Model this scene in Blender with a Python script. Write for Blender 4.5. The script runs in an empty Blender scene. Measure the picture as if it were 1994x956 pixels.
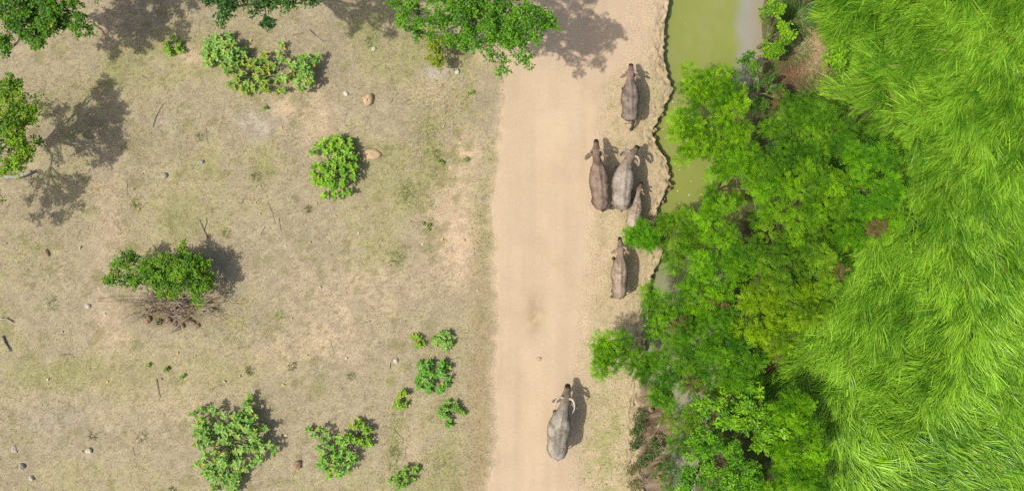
import bpy, math
import numpy as np
from mathutils import Vector

# ------------------------------------------------------------------ camera, world, sun, exposure
SC = bpy.context.scene
COL = SC.collection
H = 27.0            # height of the camera above the ground, metres
S = 50.0            # photograph pixels per metre on the ground
CX, CY = 997.0, 478.0
HALF_W = 1994 / 2 / S

cam = bpy.data.cameras.new('camera')
cam.sensor_width = 36.0
cam.lens = 36.0 * H / (2 * HALF_W)
cam.clip_start, cam.clip_end = 0.1, 2000.0
cam_o = bpy.data.objects.new('camera', cam)
cam_o.location = (0, 0, H)
COL.objects.link(cam_o)
SC.camera = cam_o

SUN_EL = math.radians(56.0)
SHADOW_DIR = math.radians(20.0)          # shadows run to the east-north-east
to_sun = Vector((-math.cos(SHADOW_DIR) * math.cos(SUN_EL), -math.sin(SHADOW_DIR) * math.cos(SUN_EL), math.sin(SUN_EL)))
world = bpy.data.worlds.new('World')
SC.world = world
world.use_nodes = True
wn = world.node_tree
sky = wn.nodes.new('ShaderNodeTexSky')
sky.sky_type = 'NISHITA'
sky.sun_disc = False
sky.sun_elevation = SUN_EL
sky.sun_rotation = math.atan2(to_sun.x, to_sun.y)
bg = wn.nodes['Background']
bg.inputs['Strength'].default_value = 0.145
sky.dust_density = 4.0
sky.ozone_density = 0.4
sky.air_density = 0.9
wn.links.new(sky.outputs[0], bg.inputs['Color'])
sun = bpy.data.lights.new('sun', 'SUN')
sun.energy = 4.0
sun.angle = math.radians(0.9)
sun.color = (1.0, 0.95, 0.86)
sun_o = bpy.data.objects.new('sun', sun)
sun_o.rotation_euler = (-to_sun).to_track_quat('-Z', 'Y').to_euler()
sun_o.location = (0, 0, 60)
COL.objects.link(sun_o)
vs = SC.view_settings
vs.view_transform = 'Standard'
vs.look = 'None'
vs.gamma = 1.0
vs.use_curve_mapping = False
vs.exposure = -0.17
SC.cycles.use_denoising = False

# ------------------------------------------------------------------ helpers
R = np.random.default_rng(7)


def P(px, py, h=0.0):
    """Point at height h that the photograph shows at (px, py)."""
    k = (H - h) / H
    return np.array([(px - CX) / S * k, (CY - py) / S * k, h])


def GP(px, py):
    return (px - CX) / S, (CY - py) / S


def hash2(ix, iy, seed):
    n = (ix.astype(np.int64) * 374761393 + iy.astype(np.int64) * 668265263 + seed * 974711) & 0x7fffffff
    n = ((n ^ (n >> 13)) * 1274126177) & 0x7fffffff
    return ((n ^ (n >> 16)) & 0xffff) / 65535.0


def vnoise(x, y, seed=0):
    x = np.asarray(x, float); y = np.asarray(y, float)
    ix, iy = np.floor(x), np.floor(y)
    fx, fy = x - ix, y - iy
    fx = fx * fx * (3 - 2 * fx); fy = fy * fy * (3 - 2 * fy)
    a = hash2(ix, iy, seed); b = hash2(ix + 1, iy, seed)
    c = hash2(ix, iy + 1, seed); d = hash2(ix + 1, iy + 1, seed)
    return a + (b - a) * fx + (c - a) * fy + (a - b - c + d) * fx * fy


def fbm(x, y, seed=0, octv=4, gain=0.5):
    t, amp, tot = 0, 1.0, 0
    for o in range(octv):
        t = t + amp * vnoise(np.asarray(x) * 2 ** o + 17.3 * o, np.asarray(y) * 2 ** o - 9.1 * o, seed + o)
        tot += amp
        amp *= gain
    return t / tot


def sstep(a, b, x):
    t = np.clip((np.asarray(x, float) - a) / (b - a), 0, 1)
    return t * t * (3 - 2 * t)


def unit(v):
    return v / np.maximum(np.linalg.norm(v, axis=-1, keepdims=True), 1e-9)


def mesh_obj(name, verts, faces, mat, parent=None, origin=(0, 0, 0), cols=None, smooth=False):
    verts = np.asarray(verts, np.float32).reshape(-1, 3) - np.asarray(origin, np.float32)
    me = bpy.data.meshes.new(name)
    if isinstance(faces, np.ndarray):
        k = faces.shape[1]
        nf = len(faces)
        me.vertices.add(len(verts)); me.vertices.foreach_set('co', verts.ravel())
        me.loops.add(nf * k); me.loops.foreach_set('vertex_index', faces.astype(np.int32).ravel())
        me.polygons.add(nf)
        me.polygons.foreach_set('loop_start', np.arange(0, nf * k, k, dtype=np.int32))
        me.update(calc_edges=True)
    else:
        me.from_pydata(verts.tolist(), [], faces)
    if cols is not None:
        cols = np.asarray(cols, np.float32)
        at = me.color_attributes.new('Col', 'FLOAT_COLOR', 'POINT')
        c4 = np.ones((len(verts), 4), np.float32); c4[:, :3] = cols
        at.data.foreach_set('color', c4.ravel())
    me.polygons.foreach_set('use_smooth', np.full(len(me.polygons), smooth, dtype=bool))
    me.materials.append(mat)
    me.update()
    o = bpy.data.objects.new(name, me)
    COL.objects.link(o)
    if parent is not None:
        o.parent = parent
    else:
        o.location = origin
    return o


def tag(o, label=None, cat=None, group=None, kind=None):
    if label: o['label'] = label
    if cat: o['category'] = cat
    if group: o['group'] = group
    if kind: o['kind'] = kind
    return o


def empty(name, loc, label, cat, group=None):
    o = bpy.data.objects.new(name, None)
    o.empty_display_size = 0.2
    o.location = loc
    COL.objects.link(o)
    return tag(o, label, cat, group)


class Tubes:
    """Collects tapered tubes into one mesh."""
    def __init__(self):
        self.v, self.f, self.n = [], [], 0

    def add(self, pts, rad, sides=6):
        pts = np.asarray(pts, float); rad = np.asarray(rad, float)
        m = len(pts)
        d = unit(np.gradient(pts, axis=0))
        ref = np.where(np.abs(d[:, 2:3]) > 0.9, np.array([[1.0, 0, 0]]), np.array([[0, 0, 1.0]]))
        a = unit(np.cross(d, ref)); b = np.cross(d, a)
        th = np.linspace(0, 2 * np.pi, sides, endpoint=False)
        ring = pts[:, None, :] + rad[:, None, None] * (np.cos(th)[None, :, None] * a[:, None, :] + np.sin(th)[None, :, None] * b[:, None, :])
        self.v.append(ring.reshape(-1, 3))
        o = self.n
        for i in range(m - 1):
            for j in range(sides):
                k = (j + 1) % sides
                self.f.append((o + i * sides + j, o + i * sides + k, o + (i + 1) * sides + k, o + (i + 1) * sides + j))
        self.f.append(tuple(o + j for j in reversed(range(sides))))
        self.f.append(tuple(o + (m - 1) * sides + j for j in range(sides)))
        self.n += m * sides

    def build(self, name, mat, parent=None, origin=(0, 0, 0), cols=None):
        return mesh_obj(name, np.concatenate(self.v), self.f, mat, parent, origin, cols, smooth=True)


def wob(a, b, n, amp, sag=0.0):
    """A wobbly line from a to b."""
    t = np.linspace(0, 1, n)[:, None]
    p = np.asarray(a) * (1 - t) + np.asarray(b) * t
    e = np.sin(np.pi * t)
    p = p + e * R.normal(0, amp, (n, 3)) + e * np.array([0, 0, sag])
    return p


# ------------------------------------------------------------------ materials
def new_mat(name):
    m = bpy.data.materials.new(name)
    m.use_nodes = True
    nt = m.node_tree
    return m, nt, nt.nodes['Principled BSDF'], nt.nodes['Material Output']


def node(nt, kind, **kw):
    n = nt.nodes.new(kind)
    for k, v in kw.items():
        setattr(n, k, v)
    return n


def noise_mul(nt, src, scale, lo, hi, detail=4.0, rough=0.6):
    """src colour multiplied by a noise between lo and hi."""
    tc = node(nt, 'ShaderNodeTexCoord')
    nz = node(nt, 'ShaderNodeTexNoise')
    nz.inputs['Scale'].default_value = scale
    nz.inputs['Detail'].default_value = detail
    nz.inputs['Roughness'].default_value = rough
    nt.links.new(tc.outputs['Object'], nz.inputs['Vector'])
    mr = node(nt, 'ShaderNodeMapRange')
    mr.inputs['From Min'].default_value = 0.3; mr.inputs['From Max'].default_value = 0.7
    mr.inputs['To Min'].default_value = lo; mr.inputs['To Max'].default_value = hi
    nt.links.new(nz.outputs['Fac'], mr.inputs['Value'])
    vm = node(nt, 'ShaderNodeVectorMath', operation='SCALE')
    nt.links.new(src, vm.inputs[0])
    nt.links.new(mr.outputs[0], vm.inputs['Scale'])
    return vm.outputs[0], nz.outputs['Fac']


def attr_mat(name, rough=0.8, spec=0.2, noises=(), bump=None, transl=0.0):
    m, nt, b, out = new_mat(name)
    at = node(nt, 'ShaderNodeAttribute', attribute_name='Col')
    c = at.outputs['Color']
    for sc, lo, hi in noises:
        c, _ = noise_mul(nt, c, sc, lo, hi)
    nt.links.new(c, b.inputs['Base Color'])
    b.inputs['Roughness'].default_value = rough
    b.inputs['Specular IOR Level'].default_value = spec
    if bump:
        tc = node(nt, 'ShaderNodeTexCoord')
        nz = node(nt, 'ShaderNodeTexNoise')
        nz.inputs['Scale'].default_value = bump[0]; nz.inputs['Detail'].default_value = 6.0
        nz.inputs['Roughness'].default_value = 0.65
        nt.links.new(tc.outputs['Object'], nz.inputs['Vector'])
        bp = node(nt, 'ShaderNodeBump')
        bp.inputs['Strength'].default_value = bump[1]; bp.inputs['Distance'].default_value = bump[2]
        nt.links.new(nz.outputs['Fac'], bp.inputs['Height'])
        nt.links.new(bp.outputs['Normal'], b.inputs['Normal'])
    if transl > 0:
        tr = node(nt, 'ShaderNodeBsdfTranslucent')
        nt.links.new(c, tr.inputs['Color'])
        mx = node(nt, 'ShaderNodeMixShader')
        mx.inputs[0].default_value = transl
        nt.links.new(b.outputs[0], mx.inputs[1]); nt.links.new(tr.outputs[0], mx.inputs[2])
        nt.links.new(mx.outputs[0], out.inputs['Surface'])
    return m


def flat_mat(name, col, rough=0.8, spec=0.2, noise=(8.0, 0.7, 1.3), bump=None):
    m, nt, b, out = new_mat(name)
    rgb = node(nt, 'ShaderNodeRGB')
    rgb.outputs[0].default_value = (*col, 1)
    c, f = noise_mul(nt, rgb.outputs[0], *noise)
    nt.links.new(c, b.inputs['Base Color'])
    b.inputs['Roughness'].default_value = rough
    b.inputs['Specular IOR Level'].default_value = spec
    if bump:
        bp = node(nt, 'ShaderNodeBump')
        bp.inputs['Strength'].default_value = bump; bp.inputs['Distance'].default_value = 0.02
        nt.links.new(f, bp.inputs['Height'])
        nt.links.new(bp.outputs['Normal'], b.inputs['Normal'])
    return m


M_EARTH = attr_mat('earth', 0.95, 0.1, [(2.2, 0.94, 1.06), (13.0, 0.82, 1.18), (30.0, 0.76, 1.24)], (24.0, 0.5, 0.03))
M_ROAD = attr_mat('packed_dirt', 0.95, 0.1, [(0.9, 0.95, 1.05), (9.0, 0.95, 1.05), (60.0, 0.92, 1.08)], (18.0, 0.25, 0.01))
M_LEAF = attr_mat('leaf', 0.42, 0.35, transl=0.30)
M_FEATHER = attr_mat('feathery_leaf', 0.5, 0.25, transl=0.35)
M_BLADE = attr_mat('grass_blade', 0.40, 0.45, transl=0.28)
M_DRY = attr_mat('dry_blade', 0.8, 0.1, transl=0.15)
M_HIDE = attr_mat('buffalo_hide', 0.8, 0.15, [(7.0, 0.80, 1.18), (24.0, 0.82, 1.16)], (16.0, 0.55, 0.03))
M_BARK = flat_mat('bark', (0.22, 0.17, 0.12), noise=(14.0, 0.5, 1.5), bump=0.6)
M_PALE_BARK = flat_mat('pale_bark', (0.40, 0.37, 0.31), noise=(14.0, 0.6, 1.3), bump=0.5)
M_DEAD = flat_mat('dead_wood', (0.30, 0.24, 0.18), noise=(11.0, 0.45, 1.5), bump=0.5)
M_GREY_WOOD = flat_mat('grey_wood', (0.34, 0.31, 0.26), noise=(12.0, 0.6, 1.3), bump=0.5)
M_STEM = flat_mat('green_stem', (0.22, 0.26, 0.12))
M_HORN = flat_mat('horn', (0.58, 0.51, 0.40), 0.55, 0.3, (9.0, 0.6, 1.15))
M_GREY_HORN = flat_mat('grey_horn', (0.36, 0.29, 0.23), 0.6, 0.3, (9.0, 0.6, 1.25))
M_DARK_HORN = flat_mat('hoof_horn', (0.06, 0.05, 0.045), 0.6, 0.3)
M_EYE = flat_mat('dark_eye', (0.012, 0.01, 0.008), 0.1, 0.6)
M_STONE_TAN = flat_mat('tan_stone', (0.52, 0.38, 0.23), 0.9, 0.15, (14.0, 0.75, 1.2), 0.5)
M_STONE_GREY = flat_mat('grey_stone', (0.40, 0.37, 0.32), 0.9, 0.15, (14.0, 0.7, 1.25), 0.5)
M_STONE_PALE = flat_mat('pale_stone', (0.58, 0.53, 0.43), 0.9, 0.15, (14.0, 0.8, 1.15), 0.5)
M_STONE_BROWN = flat_mat('brown_stone', (0.30, 0.21, 0.13), 0.9, 0.15, (14.0, 0.7, 1.25), 0.5)

M_EDGE = flat_mat('bank_clay', (0.40, 0.31, 0.19), 0.95, 0.1, (14.0, 0.7, 1.25), 0.5)

# ------------------------------------------------------------------ terrain
WATER_Z = -0.38
EDGE = np.array([(-400, 1300), (0, 1304), (25, 1300), (50, 1296), (75, 1291), (100, 1290), (125, 1294), (150, 1300), (172, 1308), (190, 1303),
                 (210, 1293), (235, 1279), (255, 1271), (275, 1274), (290, 1284), (305, 1294), (325, 1303), (345, 1303), (365, 1298), (385, 1290),
                 (405, 1282), (425, 1277), (440, 1274), (455, 1276), (470, 1284), (485, 1291), (500, 1286), (515, 1278), (530, 1271), (550, 1267),
                 (580, 1264), (620, 1262), (680, 1258), (740, 1246), (790, 1238), (830, 1244), (880, 1240), (956, 1238), (1400, 1240)], float)
FAR = np.array([(-400, 1480), (0, 1483), (130, 1478), (200, 1468), (350, 1448), (500, 1425), (600, 1405), (700, 1390), (850, 1370), (956, 1350), (1400, 1330)], float)


def edge_px(py):
    e = np.interp(py, EDGE[:, 0], EDGE[:, 1])
    py = np.asarray(py)
    j = (fbm(py / 24.0, 0 * py + 3.3, 5, 5, 0.72) - 0.5) * 14.0
    notch = sstep(.66, .9, vnoise(py / 11.0, 0 * py + 8.8, 6)) * 6.0 * vnoise(py / 40.0, 0 * py + 1.8, 9) - sstep(.62, .8, vnoise(py / 3.6, 0 * py + 2.2, 8)) * 2.0
    return e + j - notch


def far_px(py):
    e = np.interp(py, FAR[:, 0], FAR[:, 1])
    return e + (fbm(np.asarray(py) / 40.0, 0 * np.asarray(py) + 1.3, 15, 4) - 0.5) * 30.0


def blob(px, py, cx, cy, rx, ry):
    return np.exp(-(((px - cx) / rx) ** 2 + ((py - cy) / ry) ** 2))


def road_left(py):
    return np.interp(py, [-400, 0, 150, 300, 420, 620, 800, 956, 1400], [985, 985, 978, 966, 956, 962, 962, 950, 940]) + (fbm(py / 22.0, py * 0 + 7.7, 31, 4) - 0.5) * 24


def road_mask(px, py):
    xl = road_left(py)
    xr = np.interp(py, [-400, 0, 100, 170, 400, 600, 760, 956, 1400], [1290, 1285, 1262, 1178, 1160, 1150, 1128, 1120, 1120]) + (fbm(py / 40.0, py * 0 + 2.7, 33, 4) - 0.5) * 46
    n = (fbm(px / 12.0, py / 12.0, 35, 3) - 0.5) * 26
    return sstep(-16, 16, px - xl + n * 1.0) * (1 - sstep(-26, 26, px - xr + n))


def mixc(a, b, m):
    return a * (1 - m[..., None]) + np.asarray(b) * m[..., None]


GREEN_SPOTS = [(832, 300, 26, 110, .8), (795, 375, 22, 28, .9), (905, 160, 40, 70, .5), (935, 480, 22, 120, .35), (775, 500, 18, 30, .8), (850, 250, 60, 50, .3),
               (770, 850, 16, 60, .8), (850, 910, 60, 45, .5), (440, 640, 60, 30, .6), (470, 590, 40, 25, .4), (120, 200, 80, 50, .35), (250, 400, 90, 50, .25),
               (60, 520, 60, 40, .3), (545, 615, 14, 20, .5), (290, 270, 90, 50, .3), (480, 70, 80, 40, .35), (720, 60, 60, 50, .3), (835, 115, 50, 30, .3),
               (500, 330, 60, 50, .3), (860, 640, 40, 90, .35), (1185, 840, 55, 110, .7), (1200, 930, 50, 50, .5), (1180, 200, 22, 70, .4), (1275, 180, 24, 50, .55),
               (150, 720, 120, 30, .2), (45, 860, 30, 20, .4), (690, 490, 50, 30, .2), (940, 830, 20, 90, .3), (215, 150, 40, 26, .4)]
BARE_SPOTS = [(880, 430, 48, 110, .8), (915, 300, 26, 40, .7), (640, 650, 70, 50, .5), (520, 690, 50, 40, .4), (375, 110, 22, 18, .8), (620, 235, 30, 50, .6),
              (210, 400, 26, 120, .45), (215, 650, 30, 70, .45), (850, 165, 40, 40, .4), (905, 500, 30, 60, .5), (690, 560, 120, 60, .3), (320, 780, 130, 60, .2),
              (940, 120, 30, 40, .6), (560, 210, 30, 18, .7), (800, 880, 24, 40, .4), (230, 40, 50, 40, .5)]
GREY_SPOTS = [(490, 240, 26, 30, .6), (850, 142, 26, 12, 1.0), (420, 645, 60, 14, .2), (520, 250, 16, 20, .5), (110, 820, 60, 40, .25), (320, 240, 20, 14, .35)]


def masks(px, py):
    g = 0 * px; b = 0 * px; gr = 0 * px
    for x, y, rx, ry, s in GREEN_SPOTS: g = g + s * blob(px, py, x, y, rx, ry)
    for x, y, rx, ry, s in BARE_SPOTS: b = b + s * blob(px, py, x, y, rx, ry)
    for x, y, rx, ry, s in GREY_SPOTS: gr = gr + s * blob(px, py, x, y, rx, ry)
    return np.clip(g, 0, 1), np.clip(b, 0, 1), np.clip(gr, 0, 1)


def earth_colour(px, py):
    n1 = np.clip((fbm(px / 120, py / 120, 1, 5) - .5) * 1.45 + .5, 0, 1)
    n2 = fbm(px / 45, py / 45, 11, 5, 0.6)
    n3 = fbm(px / 14, py / 14, 21, 4, 0.65)
    n4 = fbm(px / 5, py / 5, 41, 2, 0.6)
    g, b, gr = masks(px, py)
    c = np.zeros(px.shape + (3,)) + np.array([.358, .302, .197])
    c = mixc(c, (.450, .366, .252), sstep(.42, .64, n2 * .35 + n1 * .65) * .95)
    gm = np.clip(sstep(.42, .70, n1 * .55 + n3 * .25 + n2 * .2) * .75 + g * sstep(.3, .62, n3 * .6 + n2 * .4) * 1.0, 0, 1)
    c = mixc(c, (.255, .260, .095), gm * .85)
    c = mixc(c, (.525, .400, .265), np.clip(b * sstep(.2, .55, n2 * .5 + n3 * .5) * 1.3, 0, 1))
    c = mixc(c, (.40, .36, .30), gr)
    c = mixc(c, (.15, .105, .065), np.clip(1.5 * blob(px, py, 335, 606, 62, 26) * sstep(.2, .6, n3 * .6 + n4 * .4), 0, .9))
    c = c * (0.88 + 0.24 * sstep(.25, .75, n3))[..., None]
    c = mixc(c, (.17, .13, .075), sstep(.57, .76, n4 * .6 + n3 * .4) * .6)
    n6 = fbm(px / 24, py / 24, 47, 4, .6)
    c = mixc(c, (.215, .205, .085), sstep(.60, .74, n6) * .6)
    # strip of trampled dark grass along the west road edge
    xl = road_left(py)
    c = mixc(c, (.33, .26, .145), np.exp(-((px - xl + 26) / 24) ** 2) * sstep(.2, .5, n2) * .85 * sstep(380, 650, py))
    # verge between road and pond
    e = edge_px(py)
    v = np.zeros(px.shape + (3,)) + np.array([.485, .385, .245])
    v = mixc(v, (.36, .30, .165), sstep(.47, .66, n3 * .55 + n2 * .45) * .7)
    v = mixc(v, (.30, .32, .10), np.clip(g * sstep(.3, .6, n3), 0, 1) * .75)
    v = mixc(v, (.43, .345, .215), np.exp(-((px - e + 14) / 14) ** 2) * .7)
    v = mixc(v, (.22, .165, .10), np.exp(-((px - e + 6) / 9) ** 2) * sstep(.5, .66, n4 * .6 + n3 * .4) * .8)
    c = mixc(c, v, sstep(1080, 1150, px))
    rc = np.zeros(px.shape + (3,)) + np.array([.520, .399, .270])
    rc = rc * (0.91 + 0.18 * fbm(px / 14, py / 260, 51, 4))[..., None]
    rc = mixc(rc, (.46, .35, .225), sstep(.55, .78, fbm(px / 50, py / 60, 53, 5)) * .45)
    rc = mixc(rc, (.60, .47, .32), np.exp(-((px - 1085) / 60) ** 2) * .45 * sstep(.3, .7, n1))
    rc = mixc(rc, (.37, .28, .165), np.exp(-(((px - 1040) / 17) ** 2 + ((py - 612) / 36) ** 2)) * sstep(.25, .5, n3 * .6 + n4 * .4) * 1.0)
    rm = road_mask(px, py)
    c = mixc(c, rc, rm)
    # eroded bank further south, with the mud at the foot
    mud = mixc(np.zeros(px.shape + (3,)) + np.array([.33, .25, .165]), (.15, .105, .065), sstep(.45, .62, n3 * .6 + n4 * .4))
    c = mixc(c, mud, sstep(-4, 12, px - e) * sstep(700, 780, py) * (1 - sstep(70, 110, px - e)))
    # ground under the trees and the tall grass
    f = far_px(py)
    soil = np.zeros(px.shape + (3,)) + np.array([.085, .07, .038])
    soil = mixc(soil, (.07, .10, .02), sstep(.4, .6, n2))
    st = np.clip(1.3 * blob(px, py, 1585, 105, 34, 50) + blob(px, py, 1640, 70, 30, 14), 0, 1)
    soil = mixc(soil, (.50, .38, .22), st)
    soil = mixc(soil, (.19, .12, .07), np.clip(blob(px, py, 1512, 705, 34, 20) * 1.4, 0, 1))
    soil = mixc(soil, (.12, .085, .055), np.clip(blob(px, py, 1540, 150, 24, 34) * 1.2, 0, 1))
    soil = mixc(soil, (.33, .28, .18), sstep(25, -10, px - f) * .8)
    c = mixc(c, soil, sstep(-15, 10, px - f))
    return c


def ground_z(px, py):
    """Relief of the dry land west of the pond."""
    e = edge_px(py)
    d = e - px
    rm = road_mask(px, py)
    z = (fbm(px / 90, py / 90, 61, 3) - .5) * .10 * (1 - rm) + (fbm(px / 9, py / 9, 63, 3) - .5) * .05 * (1 - rm)
    z = z * sstep(1080, 900, px) + (1 - sstep(1080, 900, px)) * (fbm(px / 9, py / 9, 63, 3) - .5) * .03 * (1 - rm)
    crumb = np.exp(-(d / 22) ** 2) * sstep(165, 172, px / 7.2)
    z = z + (fbm(px / 6, py / 8, 65, 3, .6) - .5) * .20 * crumb
    crack = np.exp(-((fbm(px / 13, py / 30, 67, 3) - .5) / .018) ** 2) * np.exp(-((d - 8) / 13) ** 2)
    z = z - .11 * crack * sstep(165, 172, px / 7.2)
    return z


def build_ground():
    core = np.arange(-9.9, 9.9001, 0.07)
    ys = np.concatenate([[-150, -80, -40, -20, -13, -11, -10.2], core, [10.2, 11, 13, 20, 40, 80, 150]])
    py = CY - ys * S
    e = edge_px(py); f = np.maximum(far_px(py), e + 60)
    soft = sstep(700, 790, py)                    # 0 = cut bank, 1 = eroded slope
    cols = []
    ctl = np.clip(e, 1200, 1330)
    west = [-6500, -3000, -1200, -500, -150, -60]
    for x in west: cols.append((np.full_like(e, x), 'L'))
    for t in np.linspace(0, 1, 215): cols.append((-45 + (e - 48 + 45) * t, 'L'))
    for t in np.linspace(0.04, 1, 24): cols.append((e - 48 + 48 * t, 'L'))
    X, Z = [], []
    for x, k in cols:
        X.append(x); Z.append(ground_z(x, py))
    zt = Z[-1]
    # bank face: slightly undercut where it is a cut bank, sloping where it has slumped
    nz = (fbm(py / 7.0, py * 0 + 4.4, 71, 3) - .5)
    for dz, dx_cut, dx_soft in ((-.05, 1.0, 8), (-.12, 0.2, 18), (-.22, -2.0, 28), (-.34, -2.5, 42), (-.5, -1.0, 70), (-.75, 6, 95)):
        X.append(e + dx_cut * (1 - soft) + soft * dx_soft + nz * 4 * (0.3 + soft))
        Z.append(zt + dz * (1 - soft * .25) + soft * ((fbm(X[-1] / 9, py / 9, 73, 3, .6) - .5) * .26 + .02))
    xb = X[-1]; zb = Z[-1]
    for t in np.linspace(.1, 1, 9):
        X.append(xb + (f - 20 - xb) * t); Z.append(zb * (1 - t) + t * -.7)
    for t in np.linspace(.08, 1, 12):
        X.append(f - 20 + 80 * t)
        Z.append(-.7 + .72 * sstep(0, .9, t) + (fbm(X[-1] / 20, py / 20, 81, 3) - .5) * .12)
    xs = X[-1]
    for t in np.linspace(.015, 1, 75):
        X.append(xs + (2080 - xs) * t); Z.append(.02 + (fbm(X[-1] / 30, py / 30, 83, 3) - .5) * .16)
    for x in (2300, 3000, 4500, 8500):
        X.append(np.full_like(e, x)); Z.append(np.zeros_like(e))
    X = np.stack(X, 1); Z = np.stack(Z, 1)
    PY = np.repeat(py[:, None], X.shape[1], 1)
    V = np.stack([(X - CX) / S, (CY - PY) / S, Z], -1)
    nr, nc = X.shape
    i = np.arange(nr - 1)[:, None] * nc + np.arange(nc - 1)[None, :]
    F = np.stack([i, i + 1, i + nc + 1, i + nc], -1).reshape(-1, 4)
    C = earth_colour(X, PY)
    # the cut face of the bank is raw dark earth
    kf = len(cols)
    for j in range(kf, kf + 6):
        w = (1 - soft)[:, None] * .8
        C[:, j] = C[:, j] * (1 - w) + np.array([.16, .115, .07]) * w
    tag(mesh_obj('ground', V, F, M_EARTH, cols=C.reshape(-1, 3), smooth=True), kind='structure')


build_ground()


def build_road():
    ys = np.concatenate([[-150, -80, -40, -20, -11], np.arange(-10, 10.01, .12), [11, 20, 40, 80, 150]])
    py = CY - ys * S
    xl = road_left(py) + 2
    xr = np.interp(py, [-400, 100, 200, 400, 760, 956, 1400], [1235, 1225, 1172, 1152, 1120, 1112, 1112])
    X, Z = [], []
    ts = np.linspace(0, 1, 60)
    for t in ts:
        x = xl + (xr - xl) * t
        X.append(x)
        rise = .012 * (sstep(0, .05, t) * sstep(1, .95, t)) - .006
        Z.append(ground_z(x, py) * 0.5 + rise + .004 * np.sin(t * 12))
    X = np.stack(X, 1); Z = np.stack(Z, 1)
    Z[:, 0] = -.06; Z[:, -1] = -.06
    PY = np.repeat(py[:, None], X.shape[1], 1)
    V = np.stack([(X - CX) / S, (CY - PY) / S, Z], -1)
    nr, nc = X.shape
    i = np.arange(nr - 1)[:, None] * nc + np.arange(nc - 1)[None, :]
    F = np.stack([i, i + 1, i + nc + 1, i + nc], -1).reshape(-1, 4)
    tag(mesh_obj('dirt_road', V, F, M_ROAD, cols=earth_colour(X, PY).reshape(-1, 3), smooth=True), kind='structure')


build_road()


def build_water():
    ys = np.concatenate([[-150, -60, -20, -11], np.arange(-10.2, 10.21, .15), [11, 20, 60, 150]])
    py = CY - ys * S
    e = edge_px(py) - 20
    f = far_px(py) + 55
    ts = np.linspace(0, 1, 44)
    X = e[:, None] + (f - e)[:, None] * ts[None, :]
    PY = np.repeat(py[:, None], len(ts), 1)
    V = np.stack([(X - CX) / S, (CY - PY) / S, np.full_like(X, WATER_Z)], -1)
    n = fbm(X / 30, PY / 50, 91, 4)
    C = np.zeros(X.shape + (3,)) + np.array([.235, .265, .062])
    C = mixc(C, (.28, .29, .10), sstep(.35, .7, n) * .5)
    w = X + (n - .5) * 50
    C = mixc(C, (.29, .28, .22), sstep(1425, 1450, w) * sstep(190, 150, PY))  # water colour turns greyer towards the north-east bank
    C = mixc(C, (.30, .26, .17), sstep(1458, 1480, w) * sstep(190, 140, PY))
    C = mixc(C, (.27, .265, .17), sstep(455, 540, PY + (n - .5) * 60) * .85)
    C = mixc(C, (.29, .27, .19), sstep(640, 760, PY) * .9)
    nr, nc = X.shape
    i = np.arange(nr - 1)[:, None] * nc + np.arange(nc - 1)[None, :]
    F = np.stack([i, i + 1, i + nc + 1, i + nc], -1).reshape(-1, 4)
    m = attr_mat('murky_water', 0.12, 0.5, [(0.8, .95, 1.05)], (5.0, 0.12, 0.01))
    tag(mesh_obj('pond_water', V, F, m, cols=C.reshape(-1, 3), smooth=True), kind='structure')


build_water()

# ------------------------------------------------------------------ blades (tall grass, dry grass, reeds)
def blade_mesh(root, az, length, width, lean0, lean1, cols, segs=6, twist=None, bend=None):
    """Ribbons that start lean0 from upright and end lean1 from upright, heading az."""
    n = len(root)
    t = (np.arange(segs) + .5) / segs
    lean = lean0[:, None] + (lean1 - lean0)[:, None] * t[None, :] ** .8
    a = az[:, None] + (bend[:, None] if bend is not None else 0) * t[None, :]
    st = (length / segs)[:, None]
    d = np.stack([np.sin(lean) * np.cos(a) * st, np.sin(lean) * np.sin(a) * st, np.cos(lean) * st], -1)
    p = np.concatenate([np.zeros((n, 1, 3)), np.cumsum(d, 1)], 1) + root[:, None, :]
    tt = np.linspace(0, 1, segs + 1)
    w = width[:, None] * np.interp(tt, [0, .25, .7, 1], [.7, 1, .7, .08])[None, :] / 2
    tw = np.zeros(n) if twist is None else twist
    side = np.stack([-np.sin(az) * np.cos(tw), np.cos(az) * np.cos(tw), np.sin(tw)], -1)
    L = p - side[:, None, :] * w[..., None]; Rr = p + side[:, None, :] * w[..., None]
    V = np.stack([L, Rr], 2).reshape(n, -1, 3)
    b = np.arange(n)[:, None] * (2 * (segs + 1)) + np.arange(segs)[None, :] * 2
    F = np.stack([b, b + 1, b + 3, b + 2], -1).reshape(-1, 4)
    return V.reshape(-1, 3), F, np.repeat(cols, 2 * (segs + 1), 0)


TG_EDGE = np.array([(-200, 1590), (0, 1592), (40, 1585), (75, 1600), (100, 1632), (140, 1650), (180, 1600), (230, 1590), (300, 1620), (380, 1640), (450, 1610), (520, 1560),
                    (600, 1540), (660, 1535), (690, 1545), (730, 1500), (770, 1490), (810, 1540), (956, 1560), (1200, 1560)], float)
FLOW = [(1640, 60, 200), (1760, 60, 205), (1900, 60, 215), (1990, 100, 235), (1680, 170, 190), (1780, 170, 165), (1900, 170, 205), (1980, 250, 245),
        (1720, 250, 215), (1850, 270, 235), (1930, 330, 250), (1800, 370, 250), (1980, 400, 265), (1750, 480, 235), (1880, 480, 262), (1980, 540, 285),
        (1640, 560, 235), (1740, 600, 245), (1850, 600, 225), (1950, 650, 290), (1600, 660, 235), (1680, 700, 228), (1800, 700, 190), (1900, 720, 300),
        (1560, 760, 215), (1640, 790, 250), (1740, 780, 170), (1850, 800, 320), (1960, 790, 290), (1600, 870, 250), (1680, 880, 330), (1780, 890, 335), (1900, 880, 320), (1990, 900, 290), (1650, 940, 300)]


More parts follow.
